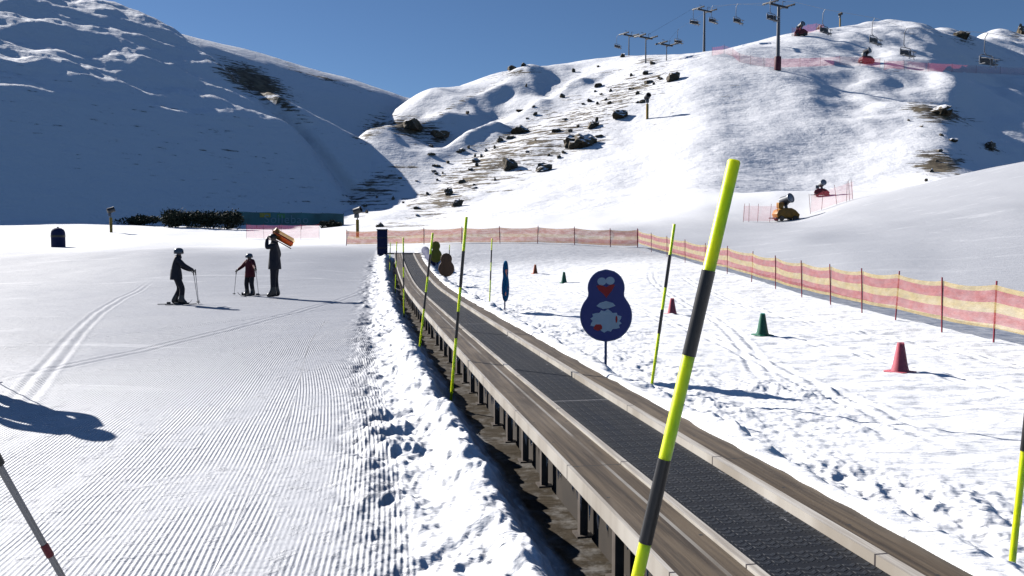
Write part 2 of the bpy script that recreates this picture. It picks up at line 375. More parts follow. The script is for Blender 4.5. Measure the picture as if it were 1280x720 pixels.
# ------------------------------------------------------------------ mesh helpers
class MB:
    def __init__(s): s.v = []; s.f = []; s.m = []
    def add(s, vs, fs, mi=0):
        b = len(s.v); s.v += [tuple(p) for p in vs]; s.f += [tuple(b + i for i in f) for f in fs]; s.m += [mi] * len(fs)
    def box(s, c, size, mi=0, rot=None):
        hx, hy, hz_ = [k / 2 for k in size]
        pts = [Vector((a * hx, b * hy, d * hz_)) for d in (-1, 1) for a, b in ((-1, -1), (1, -1), (1, 1), (-1, 1))]
        if rot is not None: pts = [rot @ p for p in pts]
        pts = [p + Vector(c) for p in pts]
        s.add(pts, [(3, 2, 1, 0), (4, 5, 6, 7), (0, 1, 5, 4), (1, 2, 6, 5), (2, 3, 7, 6), (3, 0, 4, 7)], mi)
    def tube(s, pts, rad, n=8, mi=0, cap=True):
        pts = [Vector(p) for p in pts]
        if not isinstance(rad, (list, tuple)): rad = [rad] * len(pts)
        vs = []; ref = None
        for i, p in enumerate(pts):
            t = (pts[min(i + 1, len(pts) - 1)] - pts[max(i - 1, 0)]).normalized()
            if ref is None or abs(ref.dot(t)) > .95: ref = Vector((0, 0, 1)) if abs(t.z) < .9 else Vector((1, 0, 0))
            a = (ref - t * ref.dot(t)).normalized(); b = t.cross(a); ref = a
            for k in range(n):
                w = 2 * math.pi * k / n; vs.append(p + (a * math.cos(w) + b * math.sin(w)) * rad[i])
        fs = [(i * n + k, i * n + (k + 1) % n, (i + 1) * n + (k + 1) % n, (i + 1) * n + k) for i in range(len(pts) - 1) for k in range(n)]
        if cap: fs += [tuple(range(n))[::-1], tuple((len(pts) - 1) * n + k for k in range(n))]
        s.add(vs, fs, mi)
    def lathe(s, prof, n=20, mi=0, M=None):
        vs = []
        for r_, z_ in prof:
            for k in range(n):
                w = 2 * math.pi * k / n; p = Vector((r_ * math.cos(w), r_ * math.sin(w), z_)); vs.append(M @ p if M is not None else p)
        L_ = len(prof)
        fs = [(i * n + k, i * n + (k + 1) % n, (i + 1) * n + (k + 1) % n, (i + 1) * n + k) for i in range(L_ - 1) for k in range(n)]
        fs += [tuple(range(n))[::-1], tuple((L_ - 1) * n + k for k in range(n))]
        s.add(vs, fs, mi)
    def prism(s, outline, d0, d1, mi=0, M=None):
        """outline in x,z; depth along y"""
        n = len(outline)
        vs = [Vector((a, d0, b)) for a, b in outline] + [Vector((a, d1, b)) for a, b in outline]
        if M is not None: vs = [M @ p for p in vs]
        s.add(vs, [tuple(range(n)), tuple(range(2 * n - 1, n - 1, -1))] + [((k + 1) % n, k, n + k, n + (k + 1) % n) for k in range(n)], mi)
    def ell(s, c, rx, ry, rz, n=12, m=8, mi=0, rot=None):
        vs = []; 
        for i in range(m + 1):
            ph = math.pi * i / m - math.pi / 2
            for k in range(n):
                w = 2 * math.pi * k / n
                p = Vector((rx * math.cos(ph) * math.cos(w), ry * math.cos(ph) * math.sin(w), rz * math.sin(ph)))
                if rot is not None: p = rot @ p
                vs.append(p + Vector(c))
        s.add(vs, [(i * n + k, i * n + (k + 1) % n, (i + 1) * n + (k + 1) % n, (i + 1) * n + k) for i in range(m) for k in range(n)], mi)
    def build(s, name, mats, parent=None, smooth=True, bevel=0., angle=40):
        me = bpy.data.meshes.new(name); me.from_pydata(s.v, [], s.f); me.update()
        for k in (mats if isinstance(mats, (list, tuple)) else [mats]): me.materials.append(k)
        me.polygons.foreach_set('material_index', s.m)
        bm = bmesh.new(); bm.from_mesh(me); bmesh.ops.remove_doubles(bm, verts=bm.verts, dist=1e-6); bmesh.ops.recalc_face_normals(bm, faces=bm.faces)
        if bevel:
            es = [e for e in bm.edges if len(e.link_faces) == 2 and e.calc_face_angle(0) > R(50)]
            bmesh.ops.bevel(bm, geom=es, offset=bevel, segments=2, affect='EDGES', profile=.6)
        bm.to_mesh(me); bm.free()
        if smooth:
            me.polygons.foreach_set('use_smooth', [True] * len(me.polygons))
            me.set_sharp_from_angle(angle=R(angle))
        o = bpy.data.objects.new(name, me); COL.objects.link(o)
        if parent is not None: o.parent = parent
        return o
def tag(o, label=None, cat=None, group=None, kind=None):
    if label: o['label'] = label
    if cat: o['category'] = cat
    if group: o['group'] = group
    if kind: o['kind'] = kind
    return o
def empty(name, loc=(0, 0, 0), rz=0., label=None, cat=None, group=None):
    o = bpy.data.objects.new(name, None); COL.objects.link(o); o.location = loc; o.rotation_euler = (0, 0, rz); o.empty_display_size = .2
    return tag(o, label, cat, group)
def copy_tree(o, parent=None):
    c = o.copy(); COL.objects.link(c)
    if parent is not None: c.parent = parent
    for ch in list(o.children): copy_tree(ch, c)
    return c

M = dict(
 neon=mat('neon_yellow_plastic', (.76, .93, .010), .38, var=.13, scale=14),
 black=mat('black_plastic', (.018, .018, .02), .4, var=.2),
 dark=mat('dark_steel', (.045, .048, .055), .5, .3),
 steel=mat('galvanised_steel', (.30, .31, .33), .45, .6),
 greymetal=mat('grey_painted_metal', (.13, .14, .16), .5, .2),
 navy=mat('navy_padding', (.012, .020, .085), .85, bump=.3, bscale=14),
 navysign=mat('navy_sign_face', (.018, .030, .17), .45, var=.08),
 teal=mat('teal_blue_sign', (.02, .20, .40), .85, var=.08),
 bluepost=mat('blue_post', (.05, .09, .22), .5),
 red=mat('red_plastic', (.30, .03, .04), .5),
 maroon=mat('dark_maroon_paint', (.14, .02, .03), .6),
 cone_red=mat('faded_red_cone', (.60, .12, .16), .55, var=.15),
 cone_green=mat('green_cone', (.008, .15, .085), .5),
 cone_orange=mat('orange_cone', (.60, .16, .05), .5),
 white=mat('white_paint', (.88, .88, .90), .5, var=.08),
 signgrey=mat('grey_print', (.12, .26, .42), .5, var=.1, scale=25),
 signred=mat('red_print', (.52, .02, .02), .5, var=.08),
 postred=mat('dark_red_fence_post', (.42, .03, .06), .5),
 brown=mat('brown_sign', (.11, .05, .022), .6),
 olive=mat('olive_yellow_sign', (.30, .24, .02), .6),
 yellowgun=mat('ochre_yellow_paint', (.48, .21, .02), .5, var=.3, scale=3),
 orange=mat('orange_sled_plastic', (.95, .25, .035), .35, var=.12),
 skin=mat('skin', (.50, .29, .20), .5),
 jacket=mat('black_jacket', (.012, .014, .026), .75, bump=.4, bscale=25),
 jacketred=mat('dark_red_jacket', (.13, .010, .018), .75, bump=.4, bscale=25),
 trouser=mat('dark_ski_trousers', (.022, .020, .028), .8, bump=.4, bscale=25),
 boot=mat('ski_boot_shell', (.03, .03, .034), .3),
 helmet=mat('grey_helmet', (.16, .16, .175), .3),
 visor=mat('goggle_lens', (.02, .02, .03), .1),
 pole=mat('grey_ski_pole', (.25, .25, .26), .35, .5),
)

for _k in ('orange', 'cone_red', 'cone_green', 'cone_orange'):
    _b = M[_k].node_tree.nodes['Principled BSDF']; _b.inputs['Subsurface Weight'].default_value = .55; _b.inputs['Subsurface Radius'].default_value = (1, 1, 1); _b.inputs['Subsurface Scale'].default_value = .05
_b = M['teal'].node_tree.nodes['Principled BSDF']; _b.inputs['Specular IOR Level'].default_value = .1
_b = M['neon'].node_tree.nodes['Principled BSDF']; _b.inputs['Subsurface Weight'].default_value = .9; _b.inputs['Subsurface Radius'].default_value = (1, 1, 1); _b.inputs['Subsurface Scale'].default_value = .03
# ------------------------------------------------------------------ conveyor
def wood_mat():
    m = bpy.data.materials.new('weathered_deck'); m.use_nodes = True; nt = m.node_tree; bs = nt.nodes['Principled BSDF']
    s = attr(nt, 'run'); t = attr(nt, 'across')
    cmb = nt.nodes.new('ShaderNodeCombineXYZ'); nt.links.new(s, cmb.inputs[0]); nt.links.new(t, cmb.inputs[1]); v = cmb.outputs[0]
    g = noise(nt, mapping(nt, v, (.9, 26., 1.)), 1., 6, .65, .2)
    b = noise(nt, mapping(nt, v, (.5, 2.2, 1.)), 1.6, 5, .6)
    col = mixcol(nt, maprange(nt, g, .36, .64), (.046, .032, .019), (.125, .092, .057))
    col = mixcol(nt, maprange(nt, b, .45, .74, 0., .45), col, (.23, .185, .135))
    bo = math_node(nt, 'MULTIPLY', math_node(nt, 'LESS_THAN', math_node(nt, 'PINGPONG', math_node(nt, 'DIVIDE', s, .6), .5), .016), math_node(nt, 'LESS_THAN', math_node(nt, 'PINGPONG', math_node(nt, 'DIVIDE', math_node(nt, 'ADD', t, .26), .24), .5), .035))
    col = mixcol(nt, bo, col, (.03, .028, .026))
    du = noise(nt, mapping(nt, v, (1.6, 6., 1.)), 1.2, 6, .72)
    col = mixcol(nt, maprange(nt, du, .66, .76, 0., .55), col, (.55, .55, .57))
    # worn pale line along the middle plank joint, butt joints every 2.4 m
    ln = math_node(nt, 'LESS_THAN', math_node(nt, 'ABSOLUTE', math_node(nt, 'SUBTRACT', t, -.335)), .010)
    col = mixcol(nt, math_node(nt, 'MULTIPLY', ln, maprange(nt, noise(nt, mapping(nt, v, (.8, 1, 1)), 1.5, 3), .3, .6)), col, (.30, .28, .25))
    jo = math_node(nt, 'LESS_THAN', math_node(nt, 'FRACT', math_node(nt, 'DIVIDE', s, 2.4)), .005)
    col = mixcol(nt, jo, col, (.03, .025, .02))
    nt.links.new(col, bs.inputs['Base Color']); bs.inputs['Roughness'].default_value = .62
    bp = nt.nodes.new('ShaderNodeBump'); bp.inputs['Distance'].default_value = .004; nt.links.new(g, bp.inputs['Height']); nt.links.new(bp.outputs['Normal'], bs.inputs['Normal'])
    return m
def rail_mat():
    m = bpy.data.materials.new('pale_worn_rail'); m.use_nodes = True; nt = m.node_tree; bs = nt.nodes['Principled BSDF']
    s = attr(nt, 'run'); t = attr(nt, 'across')
    cmb = nt.nodes.new('ShaderNodeCombineXYZ'); nt.links.new(s, cmb.inputs[0]); nt.links.new(t, cmb.inputs[1]); v = cmb.outputs[0]
    g = noise(nt, mapping(nt, v, (1.3, 30., 1.)), 1., 5, .6)
    col = mixcol(nt, maprange(nt, g, .35, .65), (.36, .32, .27), (.58, .545, .49))
    jo = math_node(nt, 'LESS_THAN', math_node(nt, 'FRACT', math_node(nt, 'DIVIDE', s, 1.6)), .008)
    col = mixcol(nt, jo, col, (.06, .05, .05))
    nt.links.new(col, bs.inputs['Base Color']); bs.inputs['Roughness'].default_value = .5
    return m
def belt_mat():
    m = bpy.data.materials.new('rubber_belt'); m.use_nodes = True; nt = m.node_tree; bs = nt.nodes['Principled BSDF']
    s = attr(nt, 'run'); t = attr(nt, 'across')
    # herringbone tread: short cleats, slanted left and right of every centre line
    tt = math_node(nt, 'DIVIDE', t, .066)
    tri = math_node(nt, 'PINGPONG', tt, .5)
    ph = math_node(nt, 'ADD', math_node(nt, 'DIVIDE', s, .042), math_node(nt, 'MULTIPLY', tri, 1.1))
    cle = maprange(nt, math_node(nt, 'PINGPONG', ph, .5), .18, .30)
    gap = maprange(nt, tri, .05, .12)
    row = maprange(nt, math_node(nt, 'PINGPONG', math_node(nt, 'DIVIDE', s, .168), .5), .10, .16)
    hgt = math_node(nt, 'MULTIPLY', math_node(nt, 'MULTIPLY', cle, gap), row)
    cmb = nt.nodes.new('ShaderNodeCombineXYZ'); nt.links.new(s, cmb.inputs[0]); nt.links.new(t, cmb.inputs[1]); v = cmb.outputs[0]
    wet = noise(nt, mapping(nt, v, (.6, 6., 1.)), 1., 5, .6)
    col = mixcol(nt, hgt, (.008, .010, .015), (.022, .026, .034))
    col = mixcol(nt, maprange(nt, wet, .52, .78, 0., .4), col, (.050, .055, .068))
    seam = math_node(nt, 'LESS_THAN', math_node(nt, 'FRACT', math_node(nt, 'DIVIDE', math_node(nt, 'ADD', s, 1.3), 6.5)), .004)
    col = mixcol(nt, seam, col, (.16, .16, .17))
    du = noise(nt, mapping(nt, v, (2.2, 9., 1.)), 1.6, 6, .7)
    edge = maprange(nt, math_node(nt, 'ABSOLUTE', math_node(nt, 'SUBTRACT', t, .065)), .10, .26, .0, .13)
    col = mixcol(nt, maprange(nt, math_node(nt, 'ADD', du, edge), .70, .82, 0., .65), col, (.62, .63, .66))
    nt.links.new(col, bs.inputs['Base Color'])
    nt.links.new(maprange(nt, wet, .3, .7, .6, .8), bs.inputs['Roughness']); bs.inputs['Specular IOR Level'].default_value = .3
    bp = nt.nodes.new('ShaderNodeBump'); bp.inputs['Distance'].default_value = .006; nt.links.new(hgt, bp.inputs['Height']); nt.links.new(bp.outputs['Normal'], bs.inputs['Normal'])
    return m
YS = np.concatenate([np.arange(-4.5, 16, .5), np.arange(16, CEND + .01, .5)])
CX = xc(YS); CZ = np.array([float(conv_z(np.array([yy]))[0]) for yy in YS]); CZ = np.convolve(np.pad(CZ, 4, mode='edge'), np.ones(9) / 9, 'valid')
TX = np.gradient(CX); TY = np.gradient(YS); TL = np.hypot(TX, TY); TX /= TL; TY /= TL
RUN = np.concatenate([[0], np.cumsum(np.hypot(np.diff(CX), np.diff(YS)))])
def cz(y): return float(np.interp(y, YS, CZ))
def sweep(name, q0, q1, z0, z1, m, parent, i0=0, i1=None, wob=0.):
    i1 = len(YS) if i1 is None else i1
    vs = []; run = []; acr = []
    for i in range(i0, i1):
        jj = wob * math.sin(i * 2.3) * .5 + wob * math.sin(i * .71)
        for qq, z_ in ((q0, z0), (q1, z0), (q1, z1), (q0, z1)):
            vs.append((CX[i] + TY[i] * qq, YS[i] - TX[i] * qq, CZ[i] + z_ + jj)); run.append(RUN[i]); acr.append(qq)
    n = i1 - i0
    fs = [(4 * i + k, 4 * i + (k + 1) % 4, 4 * i + 4 + (k + 1) % 4, 4 * i + 4 + k) for i in range(n - 1) for k in range(4)]
    fs += [(3, 2, 1, 0), tuple(4 * (n - 1) + k for k in range(4))]
    me = bpy.data.meshes.new(name); me.from_pydata(vs, [], fs); me.update()
    bm = bmesh.new(); bm.from_mesh(me); bmesh.ops.recalc_face_normals(bm, faces=bm.faces); bm.to_mesh(me); bm.free()
    for k, a in (('run', run), ('across', acr)):
        x_ = me.attributes.new(k, 'FLOAT', 'POINT'); x_.data.foreach_set('value', a)
    me.materials.append(m)
    o = bpy.data.objects.new(name, me); COL.objects.link(o); o.parent = parent
    return o
conv = empty('ski_conveyor', (0, 0, 0), 0, 'long wooden decked ski conveyor with black ribbed rubber belt climbing the slope', 'ski conveyor')
WM, RM, BM_ = wood_mat(), rail_mat(), belt_mat()
sweep('belt', -.195, .325, -.055, -.030, BM_, conv)
sweep('deck', -.535, -.240, -.045, .0, WM, conv)
sweep('deck', .385, .72, -.045, .0, WM, conv)
sweep('edge_rail', -.560, -.537, -.075, .008, RM, conv, wob=.002)
sweep('belt_rail', -.238, -.198, -.05, .014, RM, conv)
sweep('belt_rail', .328, .383, -.05, .016, RM, conv)
sweep('side_skirt', -.47, -.45, -.36, -.047, mat('dark_frame_board', (.035, .026, .018), .8, var=.3, scale=4), conv)  # board set and darkened to keep sun off the ground below the deck
y_ = -1.0; k = 0
legm = mat('dirty_steel_leg', (.12, .10, .085), .6, .2, var=.3)
while y_ < 36:
    i = int(np.argmin(abs(YS - y_)))
    b = MB(); b.box((0, 0, -.17), (.045, .05, .26)); b.box((.0, 0, -.29), (.09, .11, .012))
    o = b.build('leg', legm, conv, smooth=False)
    o.location = (float(xc(y_)) - .535, y_, cz(y_) - .03); o.rotation_euler = (0, 0, R(11))
    y_ += .62 if k % 4 else .95; k += 1
# icicles along the deck edge
b = MB()
yy = .8
while yy < 26:
    L_ = random.uniform(.03, .11); xx = float(xc(yy)) - .545 / .982; zz_ = cz(yy) - .07
    b.tube([(xx, yy, zz_), (xx + random.uniform(-.004, .004), yy, zz_ - L_ * .6), (xx, yy, zz_ - L_)], [.007, .005, .001], 5)
    yy += random.choice([.03, .05, .09, .16, .30])
ic = mat('ice', (.75, .78, .82), .15); ic.node_tree.nodes['Principled BSDF'].inputs['Transmission Weight'].default_value = .6
b.build('icicles', ic, conv)['kind'] = 'stuff'
# top landing
ex, ey, ez = float(xc(CEND)), CEND, cz(CEND)
b = MB(); b.box((0, .55, .0), (1.9, 1.1, .06)); b.build('landing_plate', M['dark'], conv, bevel=.01).location = (ex, ey, ez - .01)
b = MB(); b.tube([(-.19, 0, 0), (.33, 0, 0)], .07, 14); b.build('end_roller', M['steel'], conv).location = (ex, ey - .02, ez - .10)

# blue padded control box at the top of the conveyor
p = gpt(478, 43.0)
pad = empty('control_cabin', p, R(8), 'tall dark blue padded box at the top end of the ski conveyor', 'padded box')
b = MB(); b.box((0, 0, .62), (.52, .55, 1.24)); b.build('body', M['navy'], pad, bevel=.05)
b = MB(); b.box((0, 0, 1.26), (.56, .60, .05)); b.build('lid', M['dark'], pad, bevel=.015)
for zz_ in (.35, .85):
    b = MB(); b.box((0, 0, zz_), (.54, .57, .035)); b.build('strap', M['black'], pad, bevel=.004)

b = MB(); mp = [(float(xc(y_)) + .98, y_, hz(float(xc(y_)) + .98, y_) + .22) for y_ in np.arange(34.5, 42.6, .8)]
b.tube(mp, .20, 10); tag(b.build('safety_mat', M['navy']), 'dark blue padding laid along the right edge of the conveyor top', 'safety mat')  # dark tube added in place of the shading on the drop
# ------------------------------------------------------------------ marker poles
def marker(base, top, label, group, rad=.015, bands=None):
    base = Vector(base); top = Vector(top); d = top - base; L_ = d.length
    root = empty('marker_pole', base, 0, label, 'marker pole', group)
    root.rotation_mode = 'QUATERNION'; root.rotation_quaternion = Vector((0, 0, 1)).rotation_difference(d)
    b = MB(); b.tube([(0, 0, -.12), (0, 0, L_ - .004), (0, 0, L_)], [rad, rad, rad * .8], 12); b.build('shaft', M['neon'], root)
    for a, c in (bands or [(.36, .50), (.63, .82)]):
        b = MB(); b.tube([(0, 0, a * L_), (0, 0, c * L_)], rad + .0012, 12, cap=True); b.build('band', M['black'], root)
    b = MB(); b.tube([(0, 0, .01), (0, 0, .03)], rad + .002, 12); b.build('ground_collar', M['black'], root)
    return root
GR = 'marker poles along the conveyor'
def mk_px(ub, Yb, ut, vt, label, rad=.016, Yt=None, bands=None):
    bse = gpt(ub, Yb); return marker(bse, at(ut, vt, Yt or Yb), label, GR, rad, bands)
# tall leaning one in front
bt = at(918, 200, 1.95); d0 = at(797, 720, 1.95)
dirv = (bt - d0) / (bt.z - d0.z); b0 = bt + dirv * (-.28 - bt.z)
marker(b0, bt, 'tallest and nearest neon yellow and black pole, leaning right across the conveyor', GR, .0150, bands=[(.36, .455), (.57, .666), (.783, .878)])
mk_px(563, 9.2, 583, 271, 'yellow and black pole in the lumpy snow left of the conveyor, nearest of its row')
mk_px(524, 12.8, 541, 291, 'yellow pole left of the conveyor whose tip covers the olive board')
mk_px(505, 19.4, 504, 297, 'third pole from the camera in the row left of the conveyor')
mk_px(494, 27.0, 496, 302, 'yellow pole in the bunch at the top of the left row, nearer one', .016)
mk_px(487, 35.0, 488, 303, 'farthest yellow pole of the left row, beside the blue padded box', .016)
mk_px(1264, 4.05, 1309, 290, 'yellow pole cut by the right border of the picture beside the conveyor')
mk_px(813, 8.8, 843, 280, 'yellow and black pole between the large blue sign and the nearest pole')
mk_px(612, 21.0, 615, 298, 'yellow pole just left of the edge-on blue sign')
mk_px(575, 27.0, 579, 308, 'thin yellow pole right of the brown board')
mk_px(561, 33.5, 562, 306, 'faint thin pole standing behind the brown board')

# ------------------------------------------------------------------ rounded signs
def eight(w, h, n=40):
    """rounded figure-eight outline, bigger circle below, smaller above"""
    R1 = w / 2; c1 = R1; R2 = w * .355; c2 = h - R2
    pts = []
    import bisect
    prof = []
    for i in range(n + 1):
        z_ = h * i / n
        a = math.sqrt(max(0, R1 * R1 - (z_ - c1) ** 2)); c = math.sqrt(max(0, R2 * R2 - (z_ - c2) ** 2))
        x_ = max(a, c)
        prof.append((x_, z_))
    # soften the waist
    xs = [q_[0] for q_ in prof]
    for _ in range(2):
        xs = [xs[0]] + [max(xs[i], (xs[i - 1] + xs[i + 1]) / 2) if i > n * .35 and i < n * .85 else xs[i] for i in range(1, n)] + [xs[n]]
    prof = [(max(xs[i], .012), prof[i][1]) for i in range(n + 1)]
    return [(a, b_) for a, b_ in prof] + [(-a, b_) for a, b_ in prof[::-1]]
def figure_sign(loc, rz, w, h, clear, body, label, prints=True, rim=None, pale=None):
    root = empty('figure_sign', loc, rz, label, 'sign', 'rounded board signs on the practice slope')
    o8 = eight(w, h)
    b = MB(); b.prism([(a, c + clear) for a, c in o8], -.014, .014); b.build('board', body, root, bevel=.003, angle=50)
    cx_, cz_ = 0, clear + h * .48
    b = MB(); b.prism([(a * .955, cz_ + (c + clear - cz_) * .965) for a, c in o8], -.0175, -.0145); 
    if rim: b.build('face_panel', rim, root)
    b = MB(); b.tube([(0, .018, -.2), (0, .018, clear + h * .6)], .016, 10); b.build('post', M['bluepost'], root)
    for zz_ in (.2, .5):
        b = MB(); b.box((0, .018, clear + h * zz_), (.12, .03, .03)); b.build('bracket', M['steel'], root, bevel=.003)
    if prints:
        WH = pale or M['white']
        def pr(name, pts, m, d=-.021):
            b = MB(); b.prism([(a * w, clear + c * h) for a, c in pts], d, -.0178); b.build(name, m, root)
        def oval(cx, cz, rx, rz_, n=20, rag=0.):
            return [(cx + (1 + rag * ((k * 7) % 5 - 2)) * rx * math.cos(2 * math.pi * k / n), cz + (1 + rag * ((k * 7) % 5 - 2)) * rz_ * math.sin(2 * math.pi * k / n)) for k in range(n)]
        pr('print_patch', oval(-.085, .835, .085, .055), WH)
        pr('print_patch', oval(.075, .845, .085, .055), WH, -.0225)
        pr('print_wedge', [(-.19, .775), (-.10, .79), (0, .755), (.09, .795), (.17, .79), (.10, .70), (.04, .645), (0, .61), (-.05, .66), (-.14, .715)][::-1], M['signred'])
        pr('print_patch', [(-.19, .495), (-.12, .54), (0, .565), (.13, .54), (.18, .50), (.05, .465), (-.06, .455)][::-1], WH)
        rag = oval(.0, .29, .29, .145, 30, .06)
        pr('print_patch', rag, WH)
        pr('print_wedge', oval(-.15, .20, .085, .045, 12, .05), M['signred'], -.0235)
        pr('print_wedge', oval(.20, .315, .02, .05, 10), M['signred'], -.0235)
    return root
p = gpt(757, 9.9)
figure_sign(p, R(-4), .605, .845, .375, mat('sign_rim', (.16, .20, .38), .5), 'large dark blue figure-eight board with red and white print on a post beside the conveyor', rim=mat('navy_print', (.022, .038, .24), .4, var=.06))
p = gpt(632, 18.6)
figure_sign(p, R(77), .60, .90, .22, M['teal'], 'teal blue figure-eight board turned almost edge-on to the camera', pale=M['teal'])
p = gpt(558, 28.0)
figure_sign(p, R(20), .54, .78, .12, M['brown'], 'brown figure-eight board seen from behind near the upper conveyor', prints=False)
p = gpt(545, 34.0)
figure_sign(p, R(-25), .54, .85, .25, M['olive'], 'olive yellow figure-eight board behind the brown board', prints=False)

# ------------------------------------------------------------------ cones
def cone(loc, m, label, h=.37, rz=.3):
    root = empty('traffic_cone', loc, rz, label, 'cone', 'cones on the practice slope')
    b = MB(); b.lathe([(.105, .02), (.102, .035), (.085, .10), (.042, h - .02), (.038, h), (.030, h - .005), (.03, h - .02)], 24); b.build('body', m, root)
    b = MB(); b.box((0, 0, .011), (.27, .27, .024)); b.build('base', m, root, bevel=.012)
    return root
cone(gpt(1125, 10.3), M['cone_red'], 'nearest faded red cone below the striped fence', .37, .5)
cone(gpt(953, 14.1), M['cone_green'], 'larger green cone right of the tall leaning pole')
cone(gpt(840, 18.3), M['cone_red'], 'smaller faded red cone behind the leaning pole', .36)
cone(gpt(705, 29.0), M['cone_green'], 'small distant green cone above the large blue sign', .38)
cone(gpt(669, 34.0), M['cone_orange'], 'small orange cone, the farthest cone on the slope', .38)

# ------------------------------------------------------------------ fences
def net_mat(name, cols, alpha, dens=None):
    m = bpy.data.materials.new(name); m.use_nodes = True; nt = m.node_tree; bs = nt.nodes['Principled BSDF']
    t = attr(nt, 'rise'); s = attr(nt, 'run')
    ramp = nt.nodes.new('ShaderNodeValToRGB'); ramp.color_ramp.interpolation = 'CONSTANT'
    els = ramp.color_ramp.elements
    els[0].position = 0; els[0].color = cols[0][1] + (1,); els[1].position = cols[1][0]; els[1].color = cols[1][1] + (1,)
    for p_, c_ in cols[2:]:
        e = els.new(p_); e.color = c_ + (1,)
    nt.links.new(t, ramp.inputs['Fac'])
    cm0 = nt.nodes.new('ShaderNodeCombineXYZ'); nt.links.new(s, cm0.inputs[0]); nt.links.new(t, cm0.inputs[1])
    wr = noise(nt, mapping(nt, cm0.outputs[0], (2.2, 2.5, 1.), (0, 0, .5)), 1.6, 5, .65)
    hs = nt.nodes.new('ShaderNodeHueSaturation'); nt.links.new(ramp.outputs['Color'], hs.inputs['Color']); nt.links.new(maprange(nt, wr, .3, .7, .72, 1.12), hs.inputs['Value']); nt.links.new(maprange(nt, wr, .35, .75, 1.05, .8), hs.inputs['Saturation'])
    bpn = nt.nodes.new('ShaderNodeBump'); bpn.inputs['Distance'].default_value = .05; bpn.inputs['Strength'].default_value = .6; nt.links.new(wr, bpn.inputs['Height']); nt.links.new(bpn.outputs['Normal'], bs.inputs['Normal'])
    nt.links.new(hs.outputs['Color'], bs.inputs['Base Color'])
    # fine woven mesh reads as an even veil; slightly denser and thinner in places
    cmb = nt.nodes.new('ShaderNodeCombineXYZ'); nt.links.new(s, cmb.inputs[0]); nt.links.new(t, cmb.inputs[1])
    strand = maprange(nt, noise(nt, mapping(nt, cmb.outputs[0], (1.3, 3., 1.)), 2., 4), .3, .7, alpha * .85, min(1., alpha * 1.12))
    bs.inputs['Roughness'].default_value = .6
    # thin plastic lets light through
    tr = nt.nodes.new('ShaderNodeBsdfTranslucent'); nt.links.new(ramp.outputs['Color'], tr.inputs['Color'])
    tp = nt.nodes.new('ShaderNodeBsdfTransparent'); mx = nt.nodes.new('ShaderNodeMixShader'); mx2 = nt.nodes.new('ShaderNodeMixShader')
    mx.inputs[0].default_value = .45
    nt.links.new(bs.outputs[0], mx.inputs[1]); nt.links.new(tr.outputs[0], mx.inputs[2])
    nt.links.new(strand, mx2.inputs[0]); nt.links.new(tp.outputs[0], mx2.inputs[1]); nt.links.new(mx.outputs[0], mx2.inputs[2])
    bs.inputs['Alpha'].default_value = 1.
    nt.links.new(mx2.outputs[0], nt.nodes['Material Output'].inputs['Surface'])
    return m
RED, YEL = (.64, .15, .14), (.80, .60, .24)
stripe = net_mat('striped_net', [(0, YEL), (.10, RED), (.36, YEL), (.60, RED), (.88, YEL)], .71)
orange_net = net_mat('orange_net', [(0, (.78, .36, .14)), (.12, (.70, .17, .09)), (.38, (.80, .46, .18)), (.60, (.70, .17, .09)), (.9, (.80, .36, .16))], .72)
pink_net = net_mat('pink_net', [(0, (.70, .10, .14)), (.5, (.70, .12, .16))], .22)
def fence(pts, label, group, netm, h0, h1, post_h, rad=.013, postm=None, sub=6, lean=.04, name='safety_fence'):
    root = empty(name, pts[0], 0, label, 'fence', group); org = Vector(pts[0])
    vs = []; run = []; rise = []; acc = 0.; prev = None
    n = len(pts)
    for i in range(n - 1):
        for k in range(sub + (1 if i == n - 2 else 0)):
            f = k / sub; a, c = Vector(pts[i]), Vector(pts[i + 1]); p_ = a.lerp(c, f)
            sag = 4 * f * (1 - f); side = .05 * math.sin(acc * 1.7 + i)
            if prev is not None: acc += (p_ - prev).length
            prev = p_
            nv = 6
            for j in range(nv):
                g = j / (nv - 1)
                z_ = h0 + (h1 - h0) * g - sag * (.05 * g + .015) * min(1, (c - a).length / 2)
                vs.append((p_.x + side * sag * .6 - org.x, p_.y - org.y + .03 * math.sin(g * 5 + acc), p_.z + z_ - org.z)); run.append(acc); rise.append(g)
    nv = 6; m_ = len(vs) // nv
    fs = [(i * nv + j, (i + 1) * nv + j, (i + 1) * nv + j + 1, i * nv + j + 1) for i in range(m_ - 1) for j in range(nv - 1)]
    me = bpy.data.meshes.new('net'); me.from_pydata(vs, [], fs); me.update()
    for k_, a in (('run', run), ('rise', rise)):
        x_ = me.attributes.new(k_, 'FLOAT', 'POINT'); x_.data.foreach_set('value', a)
    me.materials.append(netm); me.polygons.foreach_set('use_smooth', [True] * len(me.polygons))
    o = bpy.data.objects.new('net', me); COL.objects.link(o); o.parent = root
    b = MB(); b.tube([(0, 0, -.1), (0, 0, post_h)], rad, 8)
    proto = None
    for p_ in pts:
        if proto is None: o = proto = b.build('post', postm or M['postred'], root)
        else: o = proto.copy(); COL.objects.link(o); o.parent = root
        o.location = Vector(p_) - org; o.rotation_euler = (random.uniform(-lean, lean), random.uniform(-lean, lean), 0)
    return root
